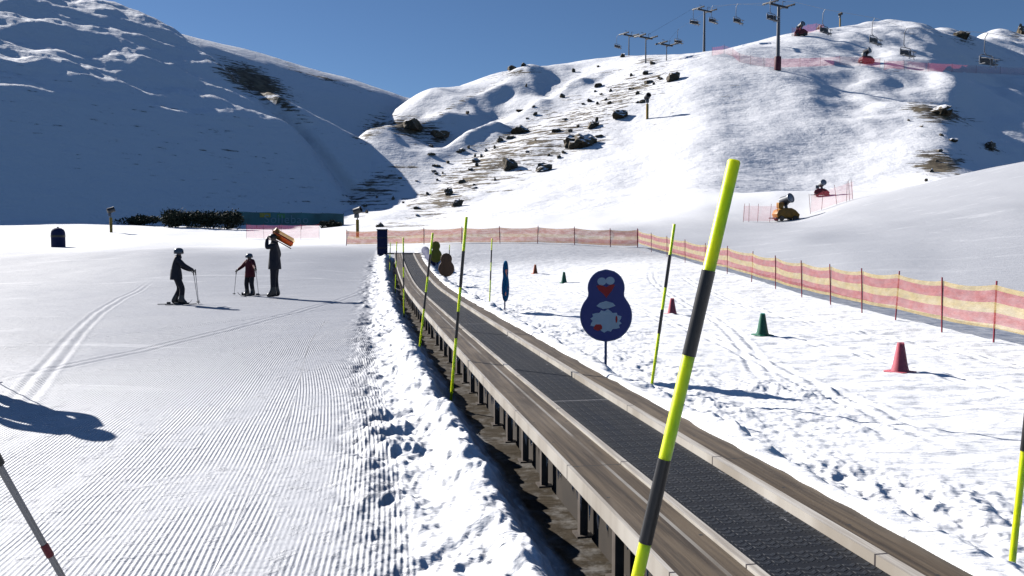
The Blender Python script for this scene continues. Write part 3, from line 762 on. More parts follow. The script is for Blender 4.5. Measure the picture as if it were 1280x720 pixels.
# right-hand run, along the practice slope
ys_ = [9.2, 11.2, 13.2, 14.8, 16.6, 18.2, 20.0, 22.0, 24.2, 26.6, 29.3, 32.2, 35.3, 38.6, 42.0, 45.4]
pts = []
for Y in ys_:
    x_ = 7.5 - .8 * max(0, (Y - 26) / 19.4) ** 1.2
    pts.append(Vector((x_, Y, hz(x_, Y))))
fence(pts, 'red and yellow striped safety fence running up the right side of the practice slope', 'safety fences', stripe, .22, .90, .96, .014)
pts = []
for k, u in enumerate([797, 763, 718, 672, 625, 577, 530, 484, 433]):
    Y = 45.4 + (797 - u) / 364 * 8.5
    pts.append(gpt(u, Y))
fence(pts, 'pale red and orange fence crossing behind the conveyor top at the end of the slope', 'safety fences', orange_net, .08, .92, 1.0, .022)
pts = [gpt(u, 80) for u in (308, 330, 352, 376, 399)]
fence(pts, 'faint pink net behind the person carrying the orange sled', 'safety fences', pink_net, .1, 1.35, 1.45, .012, M['red'])
pts = [gpt(u, 79) for u in (929, 936, 947, 962, 972)]
fence(pts, 'faint pink net left of the ochre snow gun', 'safety fences', pink_net, .1, 1.5, 1.7, .02, M['red'], lean=.12)
pts = [gpt(u, 81) for u in (1013, 1027, 1046, 1058, 1062, 1066)]
fence(pts, 'faint pink net right of the ochre snow gun', 'safety fences', pink_net, .1, 1.7, 1.9, .02, M['red'], lean=.12)
# nets high on the hillside, beside the lift
pts = [gv(u, v) for u, v in ((890, 70), (905, 68), (916, 71), (924, 78), (938, 82), (955, 84), (975, 85), (1000, 84), (1025, 84), (1050, 83), (1075, 83), (1100, 85))]
fence(pts, 'curved pink net on the upper hillside passing behind the tall lift tower', 'safety fences', pink_net, .1, 2.0, 2.2, .03, M['red'])
pts = [gv(u, v) for u, v in ((1105, 88), (1130, 88), (1160, 90), (1190, 91), (1220, 92), (1250, 93), (1282, 95))]
fence(pts, 'long pink net on the upper hillside at the right edge', 'safety fences', pink_net, .1, 2.0, 2.2, .03, M['red'])
pts = [gv(u, v) for u, v in ((990, 46), (1000, 46), (1010, 42), (1020, 40), (1030, 42))]
fence(pts, 'short pink net below the hilltop near the snow guns', 'safety fences', pink_net, .1, 2.4, 2.6, .03, M['red'])

# ------------------------------------------------------------------ snow guns
def fan_gun(loc, rz, label, base_m, sc=1., barrel=None):
    root = empty('snow_gun', loc, rz, label, 'snow gun', 'fan snow guns'); root.scale = (sc,) * 3
    b = MB()
    b.prism([(-1.0, .25), (1.05, .25), (1.15, .55), (.75, .95), (.35, 1.15), (-.5, 1.15), (-.95, .95), (-1.12, .6)], -.55, .55)
    b.build('housing', base_m, root, bevel=.06)
    b = MB(); b.box((0, 0, .22), (2.3, .9, .12)); b.box((-1.35, 0, .22), (.6, .12, .08)); b.build('chassis', M['dark'], root, bevel=.02)
    for sx in (-.65, .65):
        for sy in (-.56, .56):
            b = MB(); b.lathe([(.10, -.07), (.22, -.08), (.24, -.05), (.24, .05), (.22, .08), (.10, .07)], 18, M=Matrix.Translation((sx, sy, .2)) @ Matrix.Rotation(R(90), 4, 'X')); b.build('wheel', M['black'], root)
    b = MB(); b.tube([(0, 0, 1.1), (0, 0, 1.45)], [.20, .14], 12)
    for sy in (-.48, .48): b.tube([(0, 0, 1.38), (0, sy, 1.52), (0, sy, 1.95)], .05, 8)
    b.build('yoke', M['greymetal'], root)
    T = Matrix.Translation((.05, 0, 1.92)) @ Matrix.Rotation(R(25), 4, 'Z') @ Matrix.Rotation(R(72), 4, 'X')
    b = MB(); b.lathe([(.30, -.55), (.44, -.5), (.44, -.30), (.40, .1), (.38, .42), (.42, .47), (.42, .56), (.34, .56), (.33, .40), (.30, -.30)], 26, M=T); b.build('fan_barrel', barrel or M['greymetal'], root)
    b = MB(); b.lathe([(.44, .46), (.47, .48), (.47, .53), (.44, .55)], 26, M=T); b.build('nozzle_ring', M['steel'], root)
    b = MB(); b.lathe([(.03, -.3), (.13, -.25), (.13, .2), (.02, .34)], 14, M=T); b.build('hub', M['black'], root)
    b = MB(); b.box((-.62, -.1, 1.40), (.5, .5, .52)); b.build('control_box', M['yellowgun'] if base_m is M['yellowgun'] else M['greymetal'], root, bevel=.04)
    return root
fan_gun(gpt(982, 79.5), R(8), 'ochre yellow fan snow gun with grey barrel between the two pink nets', M['yellowgun'], 1.0)
fan_gun(gpt(1027, 89), R(-20), 'grey fan snow gun with red base on the rise behind the ochre one', M['red'], .68, M['steel'])
fan_gun(gv(1083, 80), R(12), 'dark red snow gun beside the upper net, between two lift chairs', M['maroon'], 1.5, M['dark'])
fan_gun(gv(1001, 45), R(-10), 'dark red snow gun just below the hilltop nets', M['maroon'], 1.5, M['dark'])
def lance(loc, h, label, rz=0.):
    root = empty('tower_snow_gun', loc, rz, label, 'snow gun', 'snow guns on posts')
    b = MB(); b.tube([(0, 0, -.3), (0, 0, h * .7)], h * .018, 10); b.build('mast', M['greymetal'], root)
    b = MB(); b.tube([(0, 0, -.05), (0, 0, h * .55)], h * .05, 12); b.build('padding', mat('yellow_padding', (.58, .36, .07), .6, var=.2, scale=2) if 'yp' not in M else M['yp'], root)
    T = Matrix.Translation((0, 0, h * .82)) @ Matrix.Rotation(R(15), 4, 'Z') @ Matrix.Rotation(R(70), 4, 'X')
    b = MB(); b.lathe([(h * .07, -h * .12), (h * .105, -h * .1), (h * .095, h * .1), (h * .10, h * .13), (h * .07, h * .13), (h * .06, 0)], 18, M=T); b.build('fan_barrel', M['dark'], root)
    b = MB(); b.box((0, h * .03, h * .66), (h * .12, h * .1, h * .12)); b.build('control_box', M['greymetal'], root, bevel=.02)
    b = MB(); b.tube([(0, 0, h * .7), (h * .08, 0, h * .76), (h * .1, 0, h * .84)], h * .015, 8); b.build('bracket', M['dark'], root)
    return root
M['yp'] = mat('yellow_padding', (.58, .36, .07), .6, var=.2, scale=2)
lance(gv(809, 150), 5.2, 'yellow padded snow gun post at the edge of the rocky sunlit hillside')
lance(gpt(447, 76), 2.9, 'yellow padded snow gun post behind the left end of the pale red fence', 1.)
lance(gpt(139, 82), 2.6, 'snow gun post on the bright snow between blue bollard and dark shrubs', 2.)
lance(gv(1050, 33), 4.6, 'snow gun post standing on the hilltop against the sky', .5)

# ------------------------------------------------------------------ chairlift
def tower(loc, h, rz, label, pad=False, arm=2.9):
    root = empty('lift_tower', loc, rz, label, 'lift tower', 'chairlift towers')
    b = MB(); b.tube([(0, 0, -1.5), (0, 0, h)], [h * .034, h * .022], 14); b.build('mast', M['greymetal'], root)
    b = MB(); b.box((0, 0, h + .15), (arm * 2, .42, .38)); b.build('crossarm', M['dark'], root, bevel=.05)
    for s in (-1, 1):
        b = MB(); b.box((s * arm * .92, 0, h + .42), (.18, 4.2, .30)); sbm = b.build('sheave_beam', M['dark'], root, bevel=.04)
        for k_ in range(6):
            b = MB(); b.lathe([(.08, -.05), (.25, -.06), (.22, 0), (.25, .06), (.08, .05)], 12, M=Matrix.Rotation(R(90), 4, 'Y')); wo = b.build('sheave_wheel', M['greymetal'], sbm)
            wo.location = (s * arm * .92 + .16, -1.75 + .7 * k_, h + .48)
        b = MB(); b.tube([(s * arm * .45, 0, h + .3), (s * arm * .45, 0, h + 1.3), (s * arm * .75, 0, h + 1.3)], .06, 6); b.build('lifting_frame', M['dark'], root)
    b = MB()
    for k_ in range(int(h / .45)): b.box((h * .038 , 0, .3 + k_ * .45), (.06, .42, .04))
    b.build('ladder', M['dark'], root)
    if pad:
        b = MB(); b.tube([(0, 0, 0), (0, 0, 2.9)], .72, 16); b.build('padding', mat('dark_red_padding', (.10, .012, .03), .6), root, bevel=.05)
    return root
TW = [((972, 88), 8, 'tall grey lift tower with red padded foot on the upper hillside', True, 3.0),
      ((880, 64), 14, 'grey lift tower on the skyline left of the tall padded one', False, 2.6),
      ((807, 80), 48, 'small lift tower on the rocky skyline, middle of the three far ones', False, 2.2),
      ((786, 66), 45, 'small lift tower on the skyline, leftmost of the three far ones', False, 2.2),
      ((833, 76), 57, 'shortest lift tower on the rocky skyline, rightmost of the three far ones', False, 2.0)]
tops = []
for (u, v), vt, lab, pd, arm in TW:
    g = gv(u, v); h = zat(vt, g.y) - g.z
    tower(g, h, R(35), lab, pd, arm); tops.append(g + Vector((0, 0, h + .6)))
def chair_proto():
    root = empty('lift_chair', (0, 0, 0), 0, 'x', 'lift chair', 'chairlift chairs')
    # origin at the rope grip; chair hangs below
    b = MB(); b.tube([(0, 0, 0), (0, .35, -.5), (0, .38, -2.1), (0, .1, -2.5)], .05, 8); b.tube([(-.9, .1, -2.5), (.9, .1, -2.5)], .05, 8); b.build('hanger', M['greymetal'], root)
    b = MB(); b.prism([(-1.15, -3.62), (1.15, -3.62), (1.15, -3.50), (-1.15, -3.50)], -.55, .05); b.build('seat', M['black'], root, bevel=.03)
    b = MB(); b.prism([(-1.15, -3.45), (1.15, -3.45), (1.15, -2.75), (-1.15, -2.75)], .08, .17); b.build('backrest', M['dark'], root, bevel=.03)
    for s in (-1, 1):
        b = MB(); b.tube([(s * .9, .1, -2.5), (s * 1.2, .12, -2.7), (s * 1.2, .12, -3.6), (s * 1.2, -.55, -3.6)], .06, 8); b.build('side_frame', M['steel'], root)
    b = MB(); b.tube([(-1.2, -.1, -2.95), (-1.2, -.65, -3.05), (1.2, -.65, -3.05), (1.2, -.1, -2.95)], .05, 8); sb = b.build('safety_bar', M['steel'], root)
    for s in (-.5, .5):
        b = MB(); b.tube([(s, -.65, -3.05), (s, -.75, -4.0), (s - .2, -.75, -4.05), (s + .2, -.75, -4.05)], .04, 6); b.build('footrest', M['steel'], sb)
    return root
CH = [((1234, 76), 128, 'lift chair at lower right in front of the far gully, nearest of the chairs'),
      ((1133, 66), 146, 'lift chair above the long pink net, second from the right'),
      ((1093, 51), 158, 'lift chair over the bright upper slope, above the dark red gun'),
      ((1031, 38), 172, 'lift chair right of the tall tower, beside the hilltop net'),
      ((965, 22), 180, 'lift chair hanging close to the tall tower mast'),
      ((922, 26), 212, 'lift chair alone against the blue sky between two towers'),
      ((891, 26), 238, 'lift chair on the right side of the skyline tower'),
      ((868, 28), 245, 'lift chair on the left side of the skyline tower'),
      ((848, 52), 285, 'far lift chair just above the skyline near the shortest tower'),
      ((772, 58), 320, 'far lift chair at the left end of the skyline lift')]
cp = chair_proto(); grips = []
for i, ((u, v), Y, lab) in enumerate(CH):
    o = cp if i == 0 else copy_tree(cp)
    o['label'] = lab; o.scale = (1.3, 1.3, 1.3); q_ = at(u, v, Y); o.location = q_ + Vector((0, 0, 4.1)); o.rotation_euler = (0, 0, R(35 + random.uniform(-8, 8))); grips.append(q_ + Vector((0, 0, 4.1)))
def cable(pts, label):
    b = MB(); fine = []
    for a, c in zip(pts[:-1], pts[1:]):
        for k_ in range(6): fine.append(Vector(a).lerp(Vector(c), k_ / 6))
    fine.append(Vector(pts[-1])); b.tube(fine, .022, 6)
    tag(b.build('lift_cable', M['dark']), label, 'cable', 'chairlift cables')
cable([at(1330, 60, 112)] + [grips[0], grips[1], grips[2], grips[3], tops[0] + Vector((2.4, -1.6, 0)), grips[6], tops[1] + Vector((2, -1.4, 0)), grips[8], tops[4]], 'haul cable carrying the right-hand line of lift chairs down the slope')
cable([tops[0] + Vector((-2.4, 1.6, 0)), grips[5], tops[1] + Vector((-2, 1.4, 0)), grips[7], tops[2], tops[3], grips[9]], 'haul cable between the skyline lift towers')

# ------------------------------------------------------------------ rocks
def rock_material():
    m = mat('lichen_rock', (.14, .115, .08), .9, var=.5, scale=.9, bump=.9, bscale=2.5); nt = m.node_tree; bs = nt.nodes['Principled BSDF']
    base = bs.inputs['Base Color'].links[0].from_socket
    geo = nt.nodes.new('ShaderNodeNewGeometry'); sp = nt.nodes.new('ShaderNodeSeparateXYZ'); nt.links.new(geo.outputs['Normal'], sp.inputs[0])
    f = math_node(nt, 'ADD', sp.outputs['Z'], math_node(nt, 'MULTIPLY_ADD', noise(nt, geo.outputs['Position'], 1.1, 5, .6), .9, -.45))
    nt.links.new(mixcol(nt, maprange(nt, f, .62, .80), base, (.88, .89, .92)), bs.inputs['Base Color'])
    return m
rockm = rock_material()
def rock(u, v, w, h, label, group='rock outcrops on the slopes', seed=0, sub=3):
    g = gv(u, v); s = g.y / F * 1.0; W = w * s; H = h * s
    r_ = random.Random(seed * 13 + 5)
    bm = bmesh.new(); bmesh.ops.create_icosphere(bm, subdivisions=sub, radius=1)
    cuts = [(Vector((r_.gauss(0, 1), r_.gauss(0, 1), r_.gauss(0, .8))).normalized(), r_.uniform(.35, .8)) for _ in range(10)]
    off = r_.uniform(0, 50)
    co = np.array([v_.co[:] for v_ in bm.verts])
    n = fbm(co[:, 0] * 1.7 + off, co[:, 1] * 1.7 + co[:, 2] * 1.1, 4) * .30
    for v_, nn in zip(bm.verts, n):
        p_ = v_.co.copy()
        for d_, k_ in cuts:
            ex_ = p_.dot(d_) - k_
            if ex_ > 0: p_ -= d_ * ex_ * .85
        p_ *= 1 + nn
        v_.co = Vector((p_.x * W * .55, p_.y * W * .5, max(p_.z, -.5) * H * .78))
    me = bpy.data.meshes.new('rock_outcrop'); bm.to_mesh(me); bm.free(); me.materials.append(rockm)
    o = bpy.data.objects.new('rock_outcrop', me); COL.objects.link(o); o.location = g + Vector((0, 0, H * .22)); o.rotation_euler = (0, 0, r_.uniform(-.4, .4))
    return tag(o, label, 'rock', group)
RK = [(516, 160, 30, 18, 'broad dark crag in the gully below the left part of the sunlit ridge'),
      (547, 174, 24, 9, 'low dark ledge at the lower right of the gully crag'),
      (638, 212, 18, 17, 'pointed dark boulder standing alone amid the lower sunlit slope'),
      (680, 213, 24, 10, 'flat topped boulder right of the pointed boulder'),
      (728, 183, 42, 19, 'longest dark boulder on the sunlit slope, sloping up to the right'),
      (650, 167, 26, 11, 'wide rock shelf in the middle of the banded slope'),
      (741, 160, 18, 9, 'small rock right above the longest boulder'),
      (776, 147, 22, 11, 'rock left of the yellow snow gun post on the hillside'),
      (572, 258, 16, 9, 'lowest rounded rock at the foot of the sunlit slope'),
      (561, 244, 12, 8, 'small rock just above the lowest rounded one'),
      (475, 284, 11, 6, 'small flat rock above the blue padded box'),
      (840, 101, 20, 10, 'shadowed rock right below the small skyline towers'),
      (640, 85, 13, 7, 'dark rocks forming a knob on the sunlit skyline'),
      (655, 83, 9, 5, 'low rock on the skyline right of the knob'),
      (1180, 143, 34, 11, 'dark rock band at the edge of the right-hand shadow'),
      (1238, 186, 20, 9, 'rock above the near white crest, deep in the right-hand shadow'),
      (1203, 48, 22, 11, 'dark rock at the edge of the hilltop shadow'),
      (1276, 40, 14, 12, 'tan rock on the skyline at the right border'),
      (1025, 32, 10, 5, 'dark rock on the crest beside the hilltop chair')]
for i, a in enumerate(RK): rock(*a, seed=i)
small = [(600, 197), (622, 186), (592, 232), (520, 262), (533, 244), (500, 225), (660, 190), (700, 165), (708, 150), (760, 130), (790, 112), (690, 196), (585, 214), (548, 226), (495, 250), (615, 226), (745, 172), (800, 130), (672, 176), (722, 160)]
for _ in range(64):
    f_ = random.random(); e_ = random.gauss(0, 1)
    small.append((450 + f_ * 370 + e_ * 12, 258 - f_ * 175 + e_ * 17))
small += [(random.gauss(1165, 28), random.gauss(175, 30)) for _ in range(8)]
for i, (u, v) in enumerate(small):
    rock(u + random.uniform(-4, 4), v, random.choice([4, 5, 6, 8, 10, 13]), random.uniform(2.5, 5.5), 'small dark rock poking from the banded sunlit hillside', 'small rocks on the sunlit hillside', seed=40 + i, sub=2)

# ------------------------------------------------------------------ shrubs
def foliage_mat():
    return mat('dark_shrub_foliage', (.030, .040, .022), .8, var=.5, scale=2.)
fm = foliage_mat(); twig = mat('shrub_twigs', (.06, .045, .03), .9)
def shrub(u, Y, w, h, label, seed):
    r_ = np.random.default_rng(seed); g = gpt(u, Y)
    root = empty('shrub', g, 0, label, 'shrub', 'dark shrubs at the foot of the shaded mountain')
    N = 2600
    lobes = [(r_.uniform(-.42, .42) * w, r_.uniform(-.3, .3) * w * .6, r_.uniform(.25, .62) * h, r_.uniform(.16, .3) * w, r_.uniform(.25, .42) * h) for _ in range(11)]
    b = MB()
    for _ in range(N):
        lx, ly, lz, lr, lh = lobes[r_.integers(len(lobes))]
        d_ = r_.normal(size=3); d_ /= np.linalg.norm(d_); d_ *= r_.uniform(.55, 1.05) + (r_.random() < .06) * .35
        c = Vector((lx + d_[0] * lr, ly + d_[1] * lr, max(.02, lz + d_[2] * lh)))
        n_ = Vector(r_.normal(size=3)).normalized(); t_ = n_.orthogonal().normalized(); q_ = n_.cross(t_); s = r_.uniform(.05, .14)
        b.add([c - t_ * s - q_ * s * .5, c + t_ * s - q_ * s * .4, c + t_ * s * .8 + q_ * s * .6, c - t_ * s * .7 + q_ * s * .5], [(0, 1, 2, 3)])
    b.build('foliage', fm, root, smooth=False)
    b = MB()
    for _ in range(14):
        lx, ly, lz, lr, lh = lobes[r_.integers(len(lobes))]
        b.tube([(lx * .3, ly * .3, -.1), (lx * .7, ly * .7, lz * .6), (lx, ly, lz + lh * .8)], [.05, .035, .012], 5)
    b.build('branches', twig, root)
shrub(212, 96, 3.4, 2.4, 'dark bush at the left end of the shrub row under the mountain', 1)
shrub(237, 97, 3.8, 2.1, 'dark bush second in the shrub row, behind the left skier', 2)
shrub(262, 98, 3.6, 2.2, 'dark bush third in the shrub row, right of the left skier', 3)
shrub(284, 99, 3.2, 2.3, 'dark bush at the right end of the row, touching the teal banner', 4)
shrub(174, 100, 5.0, 1.3, 'low dim bush left of the shrub row, near the snow gun post', 5)
shrub(415, 112, 2.4, 1.2, 'small dark bush below the right end of the teal banner', 6)

# ------------------------------------------------------------------ banner
g0 = gpt(292, 108); g1 = gpt(430, 116)
ban = empty('advertising_banner', g0, math.atan2(g1.y - g0.y, g1.x - g0.x), 'long teal banner with faint pale lettering under the shaded mountain', 'banner')
BL = (g1 - g0).length
bteal = mat('teal_banner_cloth', (.030, .14, .17), .6, var=.45, scale=.35)
b = MB()
n = 24
for i in range(n):
    x0, x1 = BL * i / n, BL * (i + 1) / n; s0, s1 = .05 * math.sin(i * 1.9), .05 * math.sin((i + 1) * 1.9)
    b.add([(x0, s0, .35), (x1, s1, .35), (x1, s1, 2.0 + .03 * math.sin(i + 1.)), (x0, s0, 2.0 + .03 * math.sin(i))], [(0, 1, 2, 3)])
    b.add([(x0, s0 + .02, .35), (x0, s0 + .02, 2.0 + .03 * math.sin(i)), (x1, s1 + .02, 2.0 + .03 * math.sin(i + 1.)), (x1, s1 + .02, .35)], [(0, 1, 2, 3)])
b.build('cloth', bteal, ban)
for i in range(6):
    b = MB(); b.tube([(BL * i / 5, .12, -.3), (BL * i / 5, .12, 2.1)], .04, 8); b.build('post', M['greymetal'], ban)
cu = bpy.data.curves.new('lettering', 'FONT'); cu.body = 'Sollebao'; cu.size = 1.55; cu.extrude = .004; cu.space_character = 1.12
cu.materials.append(mat('pale_lettering', (.16, .30, .38), .6))
tmp = bpy.data.objects.new('tmp_text', cu); COL.objects.link(tmp); bpy.context.view_layer.update()
dg = bpy.context.evaluated_depsgraph_get(); me = bpy.data.meshes.new_from_object(tmp.evaluated_get(dg)); me.name = 'lettering'
bpy.data.objects.remove(tmp); o = bpy.data.objects.new('lettering', me); COL.objects.link(o); o.parent = ban
o.location = (BL * .26, -.09, .62); o.rotation_euler = (R(90), 0, 0)
b = MB(); b.prism([(3.3, 1.35), (4.7, 1.35), (4.7, 1.9), (3.3, 1.9)], -.075, -.06); b.build('print_patch', mat('yellow_print', (.30, .30, .05), .6), ban)
b = MB(); b.prism([(5.6, 1.3), (6.6, 1.3), (6.6, 1.85), (5.6, 1.85)], -.075, -.06); b.build('print_patch', mat('green_print', (.04, .22, .10), .6), ban)

# blue bollard on the crest at left
p = gpt(73, 60)
bol = empty('padded_bollard', p, .3, 'dark blue round-topped padded bollard on the crest at left', 'bollard')
b = MB(); b.lathe([(.44, -.1), (.46, .1), (.46, .95), (.44, 1.1), (.36, 1.24), (.22, 1.33), (.05, 1.36)], 22); b.build('padding', M['navy'], bol)
b = MB(); b.lathe([(.468, .70), (.472, .72), (.472, .84), (.468, .86)], 22); b.build('strap', M['black'], bol)
b = MB(); b.lathe([(.06, 1.3), (.06, 1.42), (.03, 1.44)], 10); b.build('cap', M['greymetal'], bol)

# ------------------------------------------------------------------ people
def person(loc, rz, H, J, mats, label, rad=1.0, helmet=None, skin_face=True, head_yaw=0.):
    """J overrides joint positions (metres, figure 1.75 m tall, facing +y). mats: jacket, trousers, boots, gloves"""
    k = H / 1.75
    P = dict(pelvis=(0, 0, .95), waist=(0, .0, 1.10), chest=(0, .01, 1.30), neck0=(0, .0, 1.46), neck1=(0, .015, 1.53), head=(0, .03, 1.60), crown=(0, .02, 1.69),
             hipL=(-.10, 0, .90), kneeL=(-.12, .05, .50), ankL=(-.13, 0, .12), toeL=(-.14, .17, .06), heelL=(-.13, -.07, .06),
             hipR=(.10, 0, .90), kneeR=(.12, .05, .50), ankR=(.13, 0, .12), toeR=(.14, .17, .06), heelR=(.13, -.07, .06),
             shL=(-.17, 0, 1.42), elL=(-.27, -.02, 1.16), wrL=(-.27, .14, .96), haL=(-.26, .20, .90),
             shR=(.17, 0, 1.42), elR=(.27, -.02, 1.16), wrR=(.27, .14, .96), haR=(.26, .20, .90))
    P.update(J)
    Rr = dict(pelvis=.155, waist=.145, chest=.165, neck0=.085, neck1=.062, head=.088, crown=.062, hipL=.115, kneeL=.082, ankL=.070, toeL=.048, heelL=.05,
              shL=.092, elL=.068, wrL=.046, haL=.036)
    for a in list(Rr):
        if a.endswith('L'): Rr[a[:-1] + 'R'] = Rr[a]
    names = list(P); idx = {n: i for i, n in enumerate(names)}
    E = [('pelvis', 'waist'), ('waist', 'chest'), ('chest', 'neck0'), ('neck0', 'neck1'), ('neck1', 'head'), ('head', 'crown')]
    for s in 'LR': E += [('pelvis', 'hip' + s), ('hip' + s, 'knee' + s), ('knee' + s, 'ank' + s), ('ank' + s, 'toe' + s), ('ank' + s, 'heel' + s), ('chest', 'sh' + s), ('sh' + s, 'el' + s), ('el' + s, 'wr' + s), ('wr' + s, 'ha' + s)]
    me = bpy.data.meshes.new('tmp'); me.from_pydata([Vector(P[n]) * k for n in names], [(idx[a], idx[b_]) for a, b_ in E], []); me.update()
    ob = bpy.data.objects.new('tmp', me); COL.objects.link(ob)
    ob.modifiers.new('skin', 'SKIN'); ss = ob.modifiers.new('ss', 'SUBSURF'); ss.levels = 2; ss.render_levels = 2
    sv = me.skin_vertices[0].data
    for n in names:
        r_ = Rr[n] * k * (rad if not n.startswith(('head', 'crown', 'neck', 'ha')) else 1.0)
        sv[idx[n]].radius = (r_, r_); sv[idx[n]].use_root = n == 'pelvis'
    bpy.context.view_layer.update()
    dg = bpy.context.evaluated_depsgraph_get()
    bme = bpy.data.meshes.new_from_object(ob.evaluated_get(dg)); bpy.data.objects.remove(ob); bpy.data.meshes.remove(me)
    # fingers, nose, ears joined into the body mesh
    ex = MB()
    for s, sg in (('L', -1), ('R', 1)):
        h = Vector(P['ha' + s]) * k; w = Vector(P['wr' + s]) * k; d_ = (h - w).normalized(); side = d_.cross(Vector((0, 0, 1)))
        side = side.normalized() if side.length > .1 else Vector((1, 0, 0)); dn = d_.cross(side).normalized()
        if dn.z > 0: dn = -dn
        for i_, ln in enumerate((.85, 1., .95, .75)):
            a = h + side * (.021 * (i_ - 1.5)) * k
            ex.tube([a, a + (d_ * .05 + dn * .01) * ln * k, a + (d_ * .065 + dn * .04) * ln * k, a + (d_ * .035 + dn * .06) * ln * k], [.0115 * k, .011 * k, .010 * k, .007 * k], 7)
        a = h - d_ * .02 * k - side * sg * .035 * k
        ex.tube([a, a + (-side * sg * .03 + d_ * .02 + dn * .02) * k, a + (-side * sg * .02 + d_ * .05 + dn * .045) * k], [.013 * k, .012 * k, .008 * k], 7)
    hd = Vector(P['head']) * k
    yaw = Matrix.Rotation(head_yaw, 3, 'Z')
    ex.ell(hd + yaw @ Vector((0, .088, -.012)) * k, .014 * k, .020 * k, .022 * k, 8, 6)
    ex.ell(hd + yaw @ Vector((0, .080, -.048)) * k, .024 * k, .010 * k, .007 * k, 8, 6)
    for s in (-1, 1): ex.ell(hd + yaw @ Vector((s * .086, -.005, -.01)) * k, .012 * k, .022 * k, .032 * k, 8, 6)
    nb = len(bme.vertices)
    vs = [tuple(v_.co) for v_ in bme.vertices] + ex.v; fs = [tuple(p_.vertices) for p_ in bme.polygons] + [tuple(nb + i for i in f) for f in ex.f]
    full = bpy.data.meshes.new('person'); full.from_pydata(vs, [], fs); full.update()
    bpy.data.meshes.remove(bme)
    for m_ in [mats[0], mats[1], mats[2], mats[3], M['skin']]: full.materials.append(m_)
    cat = {}
    for n in names:
        if n.startswith(('head', 'crown', 'neck1')): cat[n] = 4
        elif n.startswith(('toe', 'heel', 'ank')): cat[n] = 2
        elif n.startswith(('knee', 'hip')): cat[n] = 1
        elif n.startswith('ha'): cat[n] = 3
        else: cat[n] = 0
    # material of the nearest bone
    seg = [(np.array(P[a]) * k, np.array(P[b_]) * k, cat[b_] if not (a == 'pelvis' and b_.startswith('hip')) else 0, a) for a, b_ in E]
    cs = np.array([p_.center[:] for p_ in full.polygons])
    best = np.full(len(cs), 9e9); mi = np.zeros(len(cs), int)
    for a, b_, c_, nm in seg:
        ab = b_ - a; t_ = np.clip(((cs - a) @ ab) / (ab @ ab), 0, 1); d_ = np.linalg.norm(cs - (a + t_[:, None] * ab), axis=1)
        cc = np.full(len(cs), c_)
        if nm.startswith('knee'): cc = np.where(t_ > .55, 2, 1)
        up = d_ < best; best = np.where(up, d_, best); mi = np.where(up, cc, mi)
    full.polygons.foreach_set('material_index', mi.astype(np.int32)); full.polygons.foreach_set('use_smooth', [True] * len(full.polygons))
    o = bpy.data.objects.new('person', full); COL.objects.link(o); o.location = loc; o.rotation_euler = (0, 0, rz)
    tag(o, label, 'person')
    # jacket hem and collar
    pv = Vector(P['pelvis']) * k; wv = Vector(P['waist']) * k
    b = MB(); b.lathe([(.190 * k * rad, -.17 * k), (.198 * k * rad, -.15 * k), (.185 * k * rad, .0), (.165 * k * rad, .15 * k), (.12 * k, .17 * k), (.12 * k, -.15 * k)], 22, M=Matrix.Translation(pv) @ Matrix.Scale(.86, 4, (0, 1, 0)))
    b.build('jacket_hem', mats[0], o)
    n0 = Vector(P['neck0']) * k; b = MB(); b.lathe([(.10 * k, -.03 * k), (.105 * k, .02 * k), (.085 * k, .075 * k), (.07 * k, .07 * k), (.08 * k, -.02 * k)], 16, M=Matrix.Translation(n0)); b.build('collar', mats[0], o)
    hb = MB(); T = Matrix.Translation(hd + Vector((0, -.012, .025)) * k) @ Matrix.Rotation(head_yaw, 4, 'Z')
    if helmet:
        hb.lathe([(.128 * k, -.05 * k), (.134 * k, -.02 * k), (.132 * k, .04 * k), (.112 * k, .09 * k), (.075 * k, .122 * k), (.02 * k, .134 * k)], 22, M=T @ Matrix.Scale(1.1, 4, (0, 1, 0)))
        ho = hb.build('helmet', helmet, o)
        b = MB(); b.prism([(-.085 * k, -.045 * k), (.085 * k, -.045 * k), (.10 * k, .0), (.085 * k, .04 * k), (-.085 * k, .04 * k), (-.10 * k, .0)], .09 * k, .138 * k, M=T); b.build('goggles', M['visor'], o, bevel=.012 * k)
    else:
        hb.lathe([(.108 * k, .0), (.112 * k, .02 * k), (.106 * k, .06 * k), (.085 * k, .09 * k), (.03 * k, .108 * k)], 20, M=T @ Matrix.Scale(1.08, 4, (0, 1, 0)))
        hb.build('knit_hat', M['black'], o)
    return o, {n: Vector(P[n]) * k for n in names}
def wpt(o, p_): return Matrix.Translation(o.location) @ Matrix.Rotation(o.rotation_euler[2], 4, 'Z') @ p_
